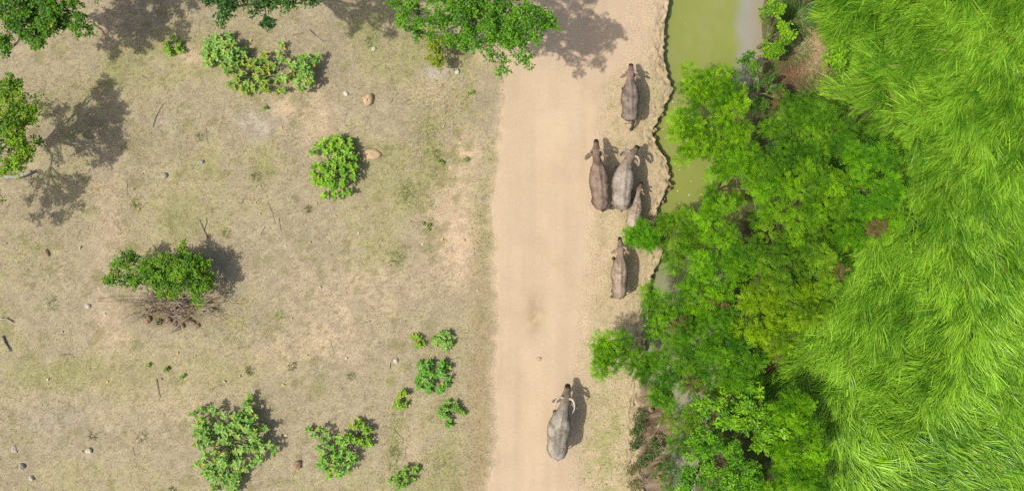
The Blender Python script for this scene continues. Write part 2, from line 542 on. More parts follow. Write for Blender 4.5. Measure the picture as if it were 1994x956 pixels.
def flow_angle(px, py):
    sx = sy = 0
    for x, y, a in FLOW:
        w = 1 / (((px - x) ** 2 + (py - y) ** 2) / 3000 + .25) ** 2
        sx = sx + w * math.cos(math.radians(a)); sy = sy + w * math.sin(math.radians(a))
    return np.arctan2(sy, sx) + (fbm(px / 55, py / 55, 101, 3) - .5) * 1.5


def build_tall_grass():
    m = 6200                                   # clumps, about 26 blades each
    px = R.uniform(1440, 2130, m); py = R.uniform(-70, 1030, m)
    lim = np.interp(py, TG_EDGE[:, 0], TG_EDGE[:, 1]) + (fbm(px / 25, py / 25, 103, 3) - .5) * 50
    thin = np.clip((px - lim) / 45, 0, 1)
    k = (px > lim) & (R.random(m) < .3 + .7 * thin)
    px, py, thin = px[k], py[k], thin[k]
    m = len(px)
    ca = flow_angle(px, py) + R.normal(0, .22, m)
    hgt = fbm(px / 60, py / 60, 105, 3)
    ct = np.clip(R.normal(.5, .22, m) + (fbm(px / 70, py / 70, 109, 4) - .5) * 1.1, 0, 1)
    B = 27
    rp = lambda v: np.repeat(v, B, 0)
    n = m * B
    x, y = GP(rp(px), rp(py))
    root = np.stack([x + R.normal(0, .10, n), y + R.normal(0, .10, n), np.full(n, -.02)], -1)
    az = rp(ca) + R.normal(0, .20, n)
    length = rp((.80 + .85 * hgt) * R.uniform(.75, 1.15, m) * (.6 + .4 * thin)) * R.uniform(.7, 1.12, n)
    lean0 = np.clip(rp(R.normal(.50, .18, m)) + R.normal(0, .15, n), .05, 1.2)
    lean1 = np.clip(rp(R.normal(1.72, .15, m)) + R.normal(0, .18, n), 1.0, 2.15)
    width = R.uniform(.026, .056, n)
    t = np.clip(rp(ct) + R.normal(0, .24, n), 0, 1)[:, None]
    c = np.array([.075, .230, .005]) * (1 - t) + np.array([.385, .670, .045]) * t
    dry = (R.random(n) < .006 + .16 * blob(rp(px), rp(py), 1660, 190, 60, 50))[:, None]
    c = np.where(dry, np.array([.40, .35, .12]) * R.uniform(.7, 1.1, (n, 1)), c)
    c = c * R.uniform(.78, 1.25, (n, 1))
    V, F, C = blade_mesh(root, az, length, width, lean0, lean1, c, 6, R.normal(0, .35, n), rp(R.normal(0, .35, m)) + R.normal(0, .2, n))
    tag(mesh_obj('tall_grass', V, F, M_BLADE, cols=C, smooth=True), 'long bright green grass lying over in swirls east of the pond trees', 'grass', kind='stuff')


build_tall_grass()


def build_dry_grass():
    n = 150000
    px = R.uniform(-30, 1300, n); py = R.uniform(-25, 985, n)
    e = edge_px(py)
    rm = road_mask(px, py)
    g, b, gr = masks(px, py)
    dens = (.25 + .75 * sstep(.3, .65, fbm(px / 30, py / 30, 111, 4))) * (1 - .75 * b) * (1 - gr * .6) + .5 * g
    dens = np.where(px > 1100, dens * .42, dens) * (1 - np.clip(rm * 1.15, 0, 1))
    k = (px < e - 2) & (R.random(n) < dens)
    px, py, g = px[k], py[k], g[k]
    n = len(px)
    x, y = GP(px, py)
    root = np.stack([x, y, ground_z(px, py) - .005], -1)
    gm = np.clip(sstep(.46, .7, fbm(px / 130, py / 130, 1, 5) * .55 + fbm(px / 14, py / 14, 21, 4, .65) * .45) * .5 + g * .8, 0, 1)
    isg = R.random(n) < .08 + gm * .75
    c = np.where(isg[:, None], np.array([.19, .23, .055]), np.array([.47, .39, .22])) * R.uniform(.6, 1.25, (n, 1))
    yel = (R.random(n) < .03)[:, None]
    c = np.where(yel, np.array([.58, .50, .30]), c)
    V, F, C = blade_mesh(root, R.uniform(0, 6.283, n), R.uniform(.04, .12, n) * (1 + .8 * g), R.uniform(.006, .014, n), R.uniform(.3, 1.2, n), R.uniform(1.2, 1.7, n), c, 2)
    tag(mesh_obj('short_grass', V, F, M_DRY, cols=C), 'short sparse dry grass covering the trampled field and the verge', 'grass', kind='stuff')


build_dry_grass()


def build_dead_grass():
    rr, az, ln, cc = [], [], [], []
    for x, y, rx, ry, n, col in ((1588, 100, 34, 48, 1500, (.50, .38, .21)), (1640, 72, 40, 12, 260, (.42, .28, .14)), (1545, 140, 20, 22, 420, (.27, .165, .09)), (1600, 150, 30, 30, 300, (.40, .34, .16)),
                                 (1512, 704, 30, 18, 650, (.27, .16, .09)), (1527, 712, 14, 18, 300, (.38, .29, .17)), (1665, 122, 18, 12, 160, (.42, .33, .2))):
        px = x + R.normal(0, .5, n) * rx; py = y + R.normal(0, .5, n) * ry
        gx, gy = GP(px, py)
        rr.append(np.stack([gx, gy, R.uniform(0, .12, n)], -1)); az.append(R.uniform(0, 6.283, n))
        ln.append(R.uniform(.2, .6, n)); cc.append(np.array(col) * R.uniform(.55, 1.3, (n, 1)))
    rr = np.concatenate(rr); n = len(rr)
    V, F, C = blade_mesh(rr, np.concatenate(az), np.concatenate(ln), R.uniform(.010, .022, n), R.uniform(.8, 1.4, n), R.uniform(1.4, 1.9, n), np.concatenate(cc), 3)
    tag(mesh_obj('dead_grass', V, F, M_DRY, cols=C), 'dead straw coloured grass lying flat among the pond trees', 'grass', kind='stuff')


build_dead_grass()

# ------------------------------------------------------------------ leaves
LT = np.array([[0, 0], [.33, 0], [.72, 0], [1, 0], [.3, .42], [.72, .40], [.3, -.42], [.72, -.40]])
LF = np.array([[0, 4, 1], [1, 4, 5], [1, 5, 2], [2, 5, 3], [0, 1, 6], [1, 2, 7], [1, 7, 6], [2, 3, 7]])


def frame_of(d, n):
    d = unit(d)
    s = unit(np.cross(d, n))
    return d, s, np.cross(s, d)


def broad_leaves(pos, d, nrm, L, W, droop, cols):
    d, s, n = frame_of(d, nrm)
    t = LT[:, 0]; w = LT[:, 1]
    cup = np.abs(w) * .35
    V = (pos[:, None, :] + d[:, None, :] * (t[None, :] * L[:, None])[..., None] + s[:, None, :] * (w[None, :] * W[:, None])[..., None]
         + n[:, None, :] * (cup[None, :] * W[:, None] - droop[:, None] * L[:, None] * t[None, :] ** 2)[..., None])
    F = (np.arange(len(pos))[:, None, None] * 8 + LF[None]).reshape(-1, 3)
    return V.reshape(-1, 3), F, np.repeat(cols, 8, 0)


def kites(pos, d, nrm, L, W, cols):
    d, s, n = frame_of(d, nrm)
    a = pos
    m = pos + d * (L * .5)[:, None]
    tip = pos + d * L[:, None] - n * (L * .12)[:, None]
    V = np.stack([a, m + s * (W / 2)[:, None], tip, m - s * (W / 2)[:, None]], 1)
    F = np.arange(len(pos) * 4).reshape(-1, 4)
    return V.reshape(-1, 3), F, np.repeat(cols, 4, 0)


def rand_dir(n, zlo=-.2, zhi=1.0):
    z = R.uniform(zlo, zhi, n); a = R.uniform(0, 6.283, n)
    r = np.sqrt(np.maximum(0, 1 - z * z))
    return np.stack([r * np.cos(a), r * np.sin(a), z], -1)


def sub_clumps(blobs, spacing, flat=.45):
    """Clump centres spread unevenly through each blob of the crown."""
    out = []
    for bl in blobs:
        px, py, rp, h = bl[:4]
        c = P(px, py, h)
        r = rp / S * (H - h) / H
        k = max(3, int((r / spacing) ** 2 * 2.3))
        for _ in range(k):
            q = R.random() ** .55
            a = R.uniform(0, 6.283)
            edge = 1 + .22 * math.sin(3 * a + px) + .15 * math.sin(5 * a + py)
            z = flat * r * (1 - q * q) + R.normal(0, .16 * r)
            if R.random() < .22: z -= R.uniform(.2, .6) * r
            out.append((c + np.array([math.cos(a) * q * r * edge, math.sin(a) * q * r * edge, z]), bl))
    return out


def feathery_crown(blobs, ca, cb, dens=1.0, spacing=.34):
    P_, D_, C_, L_ = [], [], [], []
    cl = sub_clumps(blobs, spacing)
    for c, bl in cl:
        k = int(R.integers(40, 66) * dens)
        d = rand_dir(k, -.25, 1.0)
        rad = R.uniform(.05, .24, (k, 1))
        P_.append(c + d * rad * np.array([1.15, 1.15, .75]))
        dd = d * np.array([1, 1, .35]) + R.normal(0, .35, (k, 3)) + np.array([0, 0, -.12])
        D_.append(dd)
        t = np.clip(R.normal(R.beta(.9, .8), .18, (k, 1)), 0, 1)
        q = (np.array(ca) * (1 - t) + np.array(cb) * t) * R.uniform(.75, 1.2, (k, 1))
        if R.random() < .012: q = np.array([.26, .17, .07]) * R.uniform(.6, 1.3, (k, 1))
        C_.append(q)
        L_.append(R.uniform(.14, .27, k))
    p = np.concatenate(P_); d = unit(np.concatenate(D_)); col = np.concatenate(C_); L = np.concatenate(L_)
    M = len(p); K = 5
    up = unit(np.array([0, 0, 1.0]) + R.normal(0, .35, (M, 3)))
    d, s, n = frame_of(d, up)
    t = (np.arange(K) + .4) / K
    base = p[:, None, :] + d[:, None, :] * (t[None, :] * L[:, None])[..., None] - np.array([0, 0, 1.0]) * (.35 * L[:, None] * t[None, :] ** 2)[..., None]
    pos, dr = [], []
    for sg in (1, -1):
        pos.append(base); dr.append(np.repeat((d * .55 + s * sg * .85)[:, None, :], K, 1))
    pos = np.concatenate(pos, 1).reshape(-1, 3); dr = np.concatenate(dr, 1).reshape(-1, 3)
    nn = np.repeat(n, 2 * K, 0) + R.normal(0, .25, (M * 2 * K, 3))
    N = len(pos)
    V, F, C = kites(pos, dr, nn, R.uniform(.048, .080, N), R.uniform(.021, .031, N), np.repeat(col, 2 * K, 0) * R.uniform(.88, 1.12, (N, 1)))
    return V, F, C, cl


def broad_crown(blobs, ca, cb, dens=1.0, spacing=.30, leaf=(.09, .05), yellow=0.0, flat=.45):
    P_, D_, C_ = [], [], []
    cl = sub_clumps(blobs, spacing, flat)
    for c, bl in cl:
        nr = int(R.integers(7, 13) * dens)           # rosettes in the clump
        tt = R.uniform(.1, .9)
        for _ in range(max(2, nr)):
            o = rand_dir(1, -.3, 1.0)[0] * R.uniform(.05, .24) * np.array([1.1, 1.1, .8])
            k = R.integers(6, 10)
            d = rand_dir(k, -.35, .55)
            P_.append(np.repeat((c + o)[None], k, 0) + d * .02 + R.normal(0, .02, (k, 3))); D_.append(d)
            t = np.clip(R.normal(tt, .22, (k, 1)), 0, 1)
            q = (np.array(ca) * (1 - t) + np.array(cb) * t) * R.uniform(.75, 1.2, (k, 1))
            if R.random() < yellow: q = np.array([.40, .42, .04]) * R.uniform(.8, 1.1, (k, 1))
            C_.append(q)
    p = np.concatenate(P_); d = np.concatenate(D_); col = np.concatenate(C_)
    N = len(p)
    L = leaf[0] * R.uniform(.7, 1.3, N)
    V, F, C = broad_leaves(p, d, np.array([0, 0, 1.0]) + R.normal(0, .3, (N, 3)), L, L * leaf[1] / leaf[0], R.uniform(.05, .35, N), col)
    return V, F, C, cl


def plant(name, label, cat, blobs, ca, cb, kind='feathery', dens=1.0, spacing=.34, leaf=(.09, .05), base=None, z0=0.0, bark=None, trunk_r=.06, group=None, yellow=0.0, flat=.45, lean=None):
    """A tree or bush: trunk, one branch per mass of foliage, crown."""
    bark = bark or M_BARK
    V, F, C, cl = (feathery_crown(blobs, ca, cb, dens, spacing) if kind == 'feathery' else broad_crown(blobs, ca, cb, dens, spacing, leaf, yellow, flat))
    cen = np.mean([P(b[0], b[1], b[3]) for b in blobs], 0)
    hm = float(np.mean([b[3] for b in blobs]))
    bx, by = (cen[0], cen[1]) if base is None else GP(*base)
    org = np.array([bx, by, z0])
    t = empty(name, org, label, cat, group)
    fork = np.array([bx * .6 + cen[0] * .4, by * .6 + cen[1] * .4, z0 + (hm - z0) * .42])
    tr = Tubes()
    tr.add(wob(org - np.array([0, 0, .08]), fork, 6, .03), np.linspace(trunk_r * 1.25, trunk_r * .8, 6), 8)
    tr.build('trunk', bark, t, org)
    for b in blobs:
        c = P(b[0], b[1], b[3])
        br = Tubes()
        main = wob(fork, c, 7, .05 * hm / 2)
        main[0] = fork
        br.add(main, np.linspace(trunk_r * .7, trunk_r * .25, 7), 6)
        for q, bl in cl:
            if bl is b:
                i = int(R.integers(3, 7))
                w = wob(main[i], q, 4, .03); w[0] = main[i]
                br.add(w, np.linspace(trunk_r * .22, .006, 4), 4)
        br.build('branch', bark, t, org)
    mesh_obj('crown', V, F, M_FEATHER if kind == 'feathery' else M_LEAF, t, org, C)
    return t


GA, GB = (.060, .205, .001), (.250, .535, .004)          # feathery greens
YA, YB = (.090, .240, .002), (.300, .570, .006)
DA, DB = (.022, .095, .008), (.080, .230, .015)          # darker broad leaves


def hb(h, *bl):
    return [(b[0], b[1], b[2], b[3] if len(b) > 3 else h) for b in bl]


GROVE = 'trees and bushes along the east side of the pond'
grove = [
    ('feathery_tree', 'feathery bright green tree leaning over the pond, just below its open green water', 'tree', hb(2.4, (1380, 158, 46), (1345, 228, 36), (1412, 215, 52), (1360, 272, 33), (1425, 270, 33), (1336, 300, 16), (1330, 262, 14)), GA, YB, 'feathery', {}),
    ('pond_shrub', 'upright leafy shrub with yellow green leaves on the bank beside the greyer pond water', 'shrub', hb(1.5, (1515, 25, 24), (1508, 68, 26), (1520, 110, 22), (1500, 95, 16), (1530, 70, 20), (1500, 20, 16)), (.09, .25, .005), (.33, .58, .012), 'broad', {'leaf': (.10, .055)}),
    ('pond_shrub', 'dark leafy shrub at the pond edge beside the reddish dead grass', 'shrub', hb(1.5, (1462, 138, 16), (1500, 168, 28), (1488, 205, 24), (1452, 112, 9), (1520, 195, 14)), (.04, .13, .01), (.15, .32, .02), 'broad', {'leaf': (.10, .055)}),
    ('feathery_tree', 'feathery green tree just south of the dark gap in the dead grass', 'tree', hb(2.8, (1525, 238, 44), (1585, 222, 34), (1560, 285, 50), (1500, 292, 36), (1615, 262, 34)), (.050, .165, .003), (.190, .415, .010), 'feathery', {}),
    ('feathery_tree', 'darker green feathery tree bordering the tall grass, casting a shade band on it', 'tree', hb(3.0, (1680, 325, 46), (1728, 312, 24), (1655, 285, 28), (1700, 378, 36), (1738, 365, 18)), (.055, .21, .003), (.19, .46, .006), 'feathery', {}),
    ('feathery_tree', 'feathery green tree at the pond bend, level with the three buffaloes walking abreast', 'tree', hb(2.5, (1438, 335, 46), (1490, 368, 46), (1400, 388, 32), (1402, 325, 20), (1378, 408, 18)), GA, GB, 'feathery', {}),
    ('feathery_tree', 'feathery tree in the middle of the grove with brownish withered tips', 'tree', hb(3.0, (1572, 355, 44), (1612, 402, 40), (1552, 418, 36), (1630, 340, 28)), (.085, .23, .004), (.25, .50, .008), 'feathery', {}),
    ('feathery_tree', 'feathery tree whose crown juts into the tall grass below the shade band', 'tree', hb(2.6, (1692, 440, 38), (1728, 425, 24), (1645, 455, 36)), GA, GB, 'feathery', {}),
    ('feathery_bush', 'thin olive green feathery bush hanging over the water beside the narrow earth spit', 'bush', hb(1.4, (1330, 448, 32), (1318, 500, 28), (1370, 440, 28), (1302, 440, 14), (1345, 475, 26)), (.09, .22, .004), (.25, .50, .008), 'feathery', {'dens': .85}),
    ('bank_bush', 'small dense green bush on the bank edge between the calf and the following buffalo', 'bush', hb(.75, (1248, 464, 22), (1268, 470, 15), (1232, 458, 8)), (.06, .24, .003), (.20, .50, .006), 'feathery', {'spacing': .24, 'trunk_r': .03}),
    ('feathery_tree', 'feathery tree over the grey water below the earth spit', 'tree', hb(2.1, (1420, 468, 40), (1402, 530, 38), (1452, 510, 36), (1358, 540, 22), (1335, 560, 20), (1360, 505, 26), (1395, 570, 26)), (.065, .215, .002), (.23, .51, .004), 'feathery', {'dens': .9}),
    ('feathery_tree', 'feathery tree in the grove centre beside the leaning bare branch', 'tree', hb(2.8, (1522, 498, 50), (1582, 480, 40), (1602, 540, 38), (1540, 560, 34)), (.070, .190, .004), (.240, .440, .012), 'feathery', {}),
    ('feathery_tree', 'bright feathery tree standing beside the brown dead patch near the tall grass', 'tree', hb(2.6, (1480, 590, 40), (1545, 618, 54), (1495, 652, 42), (1585, 592, 34)), (.095, .215, .002), (.310, .510, .006), 'feathery', {}),
    ('feathery_tree', 'broad feathery tree at the bank just south of the last tan buffalo of the file', 'tree', hb(2.2, (1290, 612, 42), (1340, 640, 50), (1392, 618, 44), (1272, 590, 18)), GA, GB, 'feathery', {}),
    ('feathery_tree', 'feathery tree reaching farthest out over the dirt verge towards the road', 'tree', hb(1.8, (1202, 680, 40), (1178, 660, 16), (1250, 698, 36), (1170, 692, 16)), (.065, .215, .002), (.24, .51, .004), 'feathery', {}),
    ('feathery_tree', 'feathery tree leaning over the bluish puddle above the slumped mud bank', 'tree', hb(2.3, (1392, 700, 50), (1330, 708, 40), (1268, 748, 28), (1296, 738, 26), (1285, 772, 18), (1352, 752, 20), (1442, 680, 40), (1432, 736, 28)), (.050, .185, .003), (.195, .450, .008), 'feathery', {}),
    ('broadleaf_tree', 'broad leaved light green tree between the bluish puddle and the brown dead patch', 'tree', hb(2.2, (1440, 788, 42), (1402, 812, 30), (1484, 832, 34), (1375, 786, 14), (1462, 765, 22)), (.070, .225, .004), (.28, .56, .010), 'broad', {'leaf': (.13, .06), 'spacing': .27}),
    ('broadleaf_tree', 'broad leaved green tree beside the slumped mud bank at the bottom of the picture', 'tree', hb(2.2, (1372, 876, 46), (1432, 898, 42), (1340, 925, 30), (1400, 942, 38), (1455, 930, 30), (1345, 955, 28)), (.050, .190, .003), (.21, .49, .008), 'broad', {'leaf': (.10, .05), 'spacing': .27}),
    ('feathery_tree', 'feathery tree bordering the tall grass south of the brown dead patch', 'tree', hb(2.2, (1530, 792, 36), (1562, 858, 42), (1512, 880, 38), (1500, 840, 30), (1545, 825, 30)), GA, GB, 'feathery', {'dens': 1.15}),
    ('feathery_tree', 'feathery tree cut by the lower picture edge, beside the tall grass', 'tree', hb(2.0, (1482, 942, 42), (1550, 932, 42), (1592, 955, 28), (1520, 905, 30), (1440, 960, 30)), GA, GB, 'feathery', {'dens': 1.15}),
    ('feathery_bush', 'low feathery bush filling the gap between the bluish puddle and the mid grove', 'bush', hb(1.3, (1440, 735, 30), (1475, 715, 28), (1400, 765, 22)), GA, GB, 'feathery', {}),
    ('grass_bush', 'small yellow green bush standing alone by the straw patch in the tall grass', 'bush', hb(.95, (1622, 115, 18), (1640, 98, 10), (1632, 132, 10)), YA, YB, 'broad', {'leaf': (.12, .045), 'trunk_r': .025, 'spacing': .24}),
    ('mud_plant', 'low dark leafy plant rooted in the slumped brown mud bank', 'plant', hb(.28, (1264, 880, 13), (1252, 902, 9), (1275, 865, 8)), (.05, .10, .02), (.14, .22, .04), 'broad', {'leaf': (.07, .035), 'trunk_r': .015, 'spacing': .2, 'z0': -.15}),
    ('water_plant', 'sparse yellow green plant growing out of the grey water beside the straight pale stick', 'plant', hb(.3, (1300, 822, 11), (1335, 812, 20), (1350, 835, 12)), (.10, .20, .01), (.22, .36, .02), 'feathery', {'dens': .45, 'trunk_r': .015, 'z0': -.45}),
    ('water_plant', 'thin green plant in grey water below the mud bank, by the lower picture edge', 'plant', hb(.5, (1300, 915, 20), (1318, 872, 15), (1310, 945, 16)), (.05, .16, .01), (.15, .32, .02), 'feathery', {'dens': .5, 'trunk_r': .02, 'z0': -.45}),
    ('bank_weed', 'dark green weed hanging along the crumbling rim of the slumped bank', 'plant', hb(.15, (1244, 812, 8), (1246, 828, 8), (1240, 860, 9), (1244, 845, 7)), (.04, .09, .015), (.12, .20, .03), 'broad', {'leaf': (.06, .03), 'trunk_r': .012, 'spacing': .18}),
    ('water_plant', 'green plant mat floating on the grey water below the bluish puddle', 'plant', hb(.35, (1325, 845, 22), (1345, 862, 20), (1355, 810, 20)), (.07, .22, .004), (.22, .48, .01), 'feathery', {'dens': .7, 'trunk_r': .015, 'z0': -.45}),
    ('bank_weed', 'low brownish green weed at the foot of the slumped bank by the lower picture edge', 'plant', hb(.2, (1232, 912, 10), (1240, 940, 9)), (.12, .12, .03), (.22, .22, .06), 'broad', {'leaf': (.06, .03), 'trunk_r': .012, 'spacing': .2}),
]
for nm, lab, cat, bl, ca, cb, kd, kw in grove:
    kw = dict(kw)
    kw.setdefault('z0', -.3 if bl[0][3] > 1.2 else 0.0)
    plant(nm, lab, cat, bl, ca, cb, kd, group=GROVE, **kw)

# trees that come in over the field
DG = ((.035, .130, .003), (.145, .345, .008))
plant('field_tree', 'large dark green tree in the top corner of the dry field', 'tree',
      hb(3.0, (60, 25, 44), (128, 18, 38), (155, 48, 24), (76, 82, 25), (14, 58, 28), (20, 98, 9), (100, -25, 55), (165, -35, 45), (30, 10, 40), (95, 50, 34), (60, 60, 26), (215, -45, 40)), *DG, 'broad', leaf=(.085, .05), yellow=.02, trunk_r=.055, dens=1.25, spacing=.25, base=(105, 28))
plant('field_tree', 'yellow green tree at the picture edge with a pale fallen log at its foot', 'tree',
      hb(2.6, (38, 200, 34), (16, 172, 22), (36, 252, 42), (20, 302, 36), (56, 292, 22), (60, 226, 20), (-50, 260, 60), (-75, 400, 60), (30, 168, 14), (10, 230, 34), (40, 320, 14)), (.085, .220, .002), (.310, .520, .006), 'broad', leaf=(.08, .045), yellow=.04, trunk_r=.06, dens=1.2, spacing=.25, base=(20, 290))
plant('field_tree', 'dark blue green tree hanging in from the top edge above the pale shrubs', 'tree',
      hb(4.8, (450, 0, 24), (500, 12, 26), (560, 4, 28), (434, 34, 9), (520, 46, 9), (602, 0, 14), (500, -45, 55), (570, -50, 45), (400, 2, 10), (430, 8, 14)), (.022, .090, .008), (.075, .210, .018), 'broad', leaf=(.085, .045), trunk_r=.10, bark=M_PALE_BARK, dens=1.1, spacing=.25, base=(520, -40))
plant('roadside_tree', 'tall glossy green tree with pale branches overhanging the dirt road and shading it', 'tree',
      hb(4.6, (800, 36, 34, 3.6), (850, 28, 42, 4.0), (900, 40, 44), (950, 50, 42), (992, 42, 36), (1030, 50, 32), (1058, 40, 22), (1078, 46, 9), (1002, 92, 32), (976, 116, 20), (945, 90, 22), (1022, 120, 14), (890, 82, 22, 3.8), (805, 72, 15, 3.0),
         (860, -45, 65), (960, -45, 60), (1035, 14, 12), (925, 70, 26), (1000, 66, 34), (970, 10, 40), (910, 5, 40), (770, 10, 20, 3.2)), (.040, .155, .004), (.180, .420, .012), 'broad', leaf=(.088, .045), base=(905, 45), bark=M_PALE_BARK, trunk_r=.07, dens=.95, spacing=.26)
plant('vine_bush', 'bright yellow green vine bush on the ash grey patch beneath the roadside tree', 'bush',
      hb(.8, (846, 84, 13), (850, 104, 10), (853, 122, 7), (838, 70, 10)), (.14, .22, .01), (.32, .40, .02), 'broad', leaf=(.09, .05), spacing=.2, trunk_r=.02)
plant('scrub_tree', 'dark green scrub tree leaning over a heap of dead branches in the field', 'tree',
      hb(1.0, (248, 508, 22), (226, 536, 10), (210, 543, 5), (288, 530, 22), (335, 508, 24), (360, 542, 34), (388, 562, 24), (330, 552, 26), (305, 545, 22), (312, 528, 22), (375, 525, 26), (270, 548, 14), (392, 512, 10), (250, 545, 12), (360, 490, 12, .8)), (.045, .150, .003), (.220, .440, .008), 'broad', leaf=(.075, .045), yellow=.03, spacing=.21, dens=1.35, base=(345, 575), trunk_r=.05, flat=.6)

# ------------------------------------------------------------------ large-leaved shrubs of the dry field
LA, LB = (.180, .370, .050), (.370, .590, .130)


def shrub(name, label, cat, base, tips, leafL=.21, ca=LA, cb=LB, hmax=.7, group=None, yellow=.05):
    """tips: (px, py, radius px, number of stems). Each stem carries whorls of large paired leaves."""
    bx, by = GP(*base)
    org = np.array([bx, by, 0.0])
    t = empty(name, org, label, cat, group)
    st = Tubes(); P_, D_, C_, L_ = [], [], [], []
    allr = max(math.hypot(b[0] - base[0], b[1] - base[1]) + b[2] for b in tips)
    for x, y, r, k in tips:
        k = int(round(k * (1.3 if k > 3 else 1))); r = r * 1.1
        pts = []
        tries = 0
        while len(pts) < k and tries < k * 30:
            tries += 1
            q = math.sqrt(R.random()); a = R.uniform(0, 6.283)
            cand = (x + r * q * math.cos(a), y + r * q * math.sin(a))
            if all(math.hypot(cand[0] - u, cand[1] - v) > .75 * r / math.sqrt(k) for u, v in pts): pts.append(cand)
        for u, v in pts:
            rr = min(1, math.hypot(u - base[0], v - base[1]) / max(allr, 1))
            h = hmax * (1 - .55 * rr * rr) * R.uniform(.75, 1.1)
            tip = P(u, v, h)
            root = org + np.array([R.normal(0, .05), R.normal(0, .05), -.03])
            line = wob(root, tip, 5, .02, .05); line[0] = root; line[-1] = tip
            st.add(line, np.linspace(.016, .008, 5), 5)
            tint = R.uniform(0, 1)
            for lev in range(3):
                kk = (4, 4, 3)[lev]
                o = tip - np.array([0, 0, .07 * lev]) + (line[3] - tip) * .12 * lev
                a0 = R.uniform(0, 6.283)
                for j in range(kk):
                    a = a0 + j * 2 * math.pi / kk + R.normal(0, .2)
                    el = (.45, .1, -.15)[lev] + R.normal(0, .2)
                    D_.append((math.cos(a) * math.cos(el), math.sin(a) * math.cos(el), math.sin(el)))
                    P_.append(o)
                    q = float(np.clip(R.normal(tint, .25), 0, 1))
                    c = (np.array(ca) * (1 - q) + np.array(cb) * q) * R.uniform(.85, 1.12)
                    if R.random() < yellow: c = np.array([.50, .46, .05])
                    C_.append(c)
                    L_.append(leafL * (.75, 1.0, 1.05)[lev] * R.uniform(.75, 1.2))
    st.build('stems' if False else 'stem', M_STEM, t, org)
    N = len(P_)
    p = np.array(P_); d = np.array(D_); L = np.array(L_)
    V, F, C = broad_leaves(p, d, np.array([0, 0, 1.0]) + R.normal(0, .15, (N, 3)), L, L * R.uniform(.50, .64, N), R.uniform(.05, .35, N), np.array(C_))
    mesh_obj('foliage', V, F, M_LEAF, t, org, C)
    return t


FG = 'large-leaved shrubs of the dry field'
shrub('field_shrub', 'dense pale green large-leaved shrub beneath the blue green hanging tree', 'shrub', (437, 108), [(436, 105, 38, 24), (415, 90, 14, 4)], group=FG)
shrub('field_shrub', 'yellowing large-leaved shrub touching the dense pale one beneath the hanging tree', 'shrub', (492, 148), [(485, 148, 36, 13), (535, 152, 28, 8), (450, 158, 12, 3), (515, 118, 24, 6), (470, 122, 14, 3), (560, 150, 16, 3)], .17, (.18, .33, .035), (.33, .52, .08), .5, FG, .14)
shrub('field_shrub', 'sparse pale shrub with separate stems, end of the row beneath the hanging tree', 'shrub', (575, 140), [(570, 132, 30, 9), (600, 120, 22, 6), (590, 155, 20, 5), (550, 112, 14, 2), (545, 90, 6, 1)], .19, LA, LB, .75, FG, .1)
shrub('field_shrub', 'small round bright green shrub beside the dark shade of the corner tree', 'shrub', (338, 92), [(338, 92, 19, 9)], .14, (.16, .34, .02), (.31, .55, .05), .35, FG, .05)
shrub('field_shrub', 'tall oval bright green shrub in mid field beside the flat tan rock', 'shrub', (652, 325), [(656, 305, 38, 20), (650, 352, 36, 16), (665, 288, 16, 4), (640, 335, 34, 9), (610, 288, 8, 2)], .19, (.14, .35, .02), (.33, .60, .04), .75, FG, .05)
shrub('field_shrub', 'widest pale green shrub of the field, cut near the lower picture edge', 'shrub', (450, 862), [(440, 880, 66, 40), (400, 820, 32, 9), (470, 810, 36, 10), (430, 925, 38, 12), (500, 850, 26, 6), (385, 855, 16, 4), (480, 775, 10, 1), (535, 875, 12, 2)], .20, LA, LB, .8, FG, .06)
shrub('field_shrub', 'round clover green shrub with a bare twig, next to the widest shrub', 'shrub', (650, 880), [(652, 888, 38, 22), (622, 845, 16, 4), (648, 920, 18, 5), (600, 830, 8, 1)], .16, (.13, .36, .035), (.30, .58, .07), .6, FG, .04)
shrub('field_shrub', 'small yellow green shrub touching the round clover green one', 'shrub', (700, 845), [(700, 842, 24, 9), (712, 860, 12, 3)], .17, (.16, .36, .02), (.33, .56, .05), .5, FG, .08)
shrub('field_shrub', 'small yellowish shrub, first of the two side by side near the road', 'shrub', (812, 665), [(812, 665, 13, 5)], .16, (.19, .37, .02), (.34, .56, .05), .35, FG, .12)
shrub('field_shrub', 'pale green star-leaved shrub, second of the two side by side and closer to the road', 'shrub', (868, 664), [(868, 664, 20, 9)], .19, LA, LB, .4, FG, .02)
shrub('field_shrub', 'deep green round shrub below the two small shrubs near the road', 'shrub', (842, 730), [(842, 730, 33, 18)], .19, (.11, .32, .03), (.25, .52, .065), .55, FG, .02)
shrub('field_shrub', 'ring shaped shrub with a bare brown centre near the road', 'shrub', (878, 803), [(862, 808, 10, 3), (870, 790, 9, 3), (892, 792, 10, 3), (896, 806, 8, 2), (880, 820, 10, 3)], .16, (.13, .32, .03), (.28, .50, .07), .35, FG, .04)
shrub('field_shrub', 'narrow yellow green shrub beside the deep green round shrub', 'shrub', (780, 776), [(780, 765, 9, 3), (778, 788, 11, 4)], .16, (.20, .37, .02), (.34, .55, .05), .4, FG, .06)
shrub('field_shrub', 'slanting green shrub at the lower picture edge, beneath the curled twig', 'shrub', (785, 930), [(775, 940, 16, 6), (795, 925, 14, 4), (808, 915, 7, 2)], .15, (.11, .31, .02), (.26, .50, .05), .4, FG, .03)

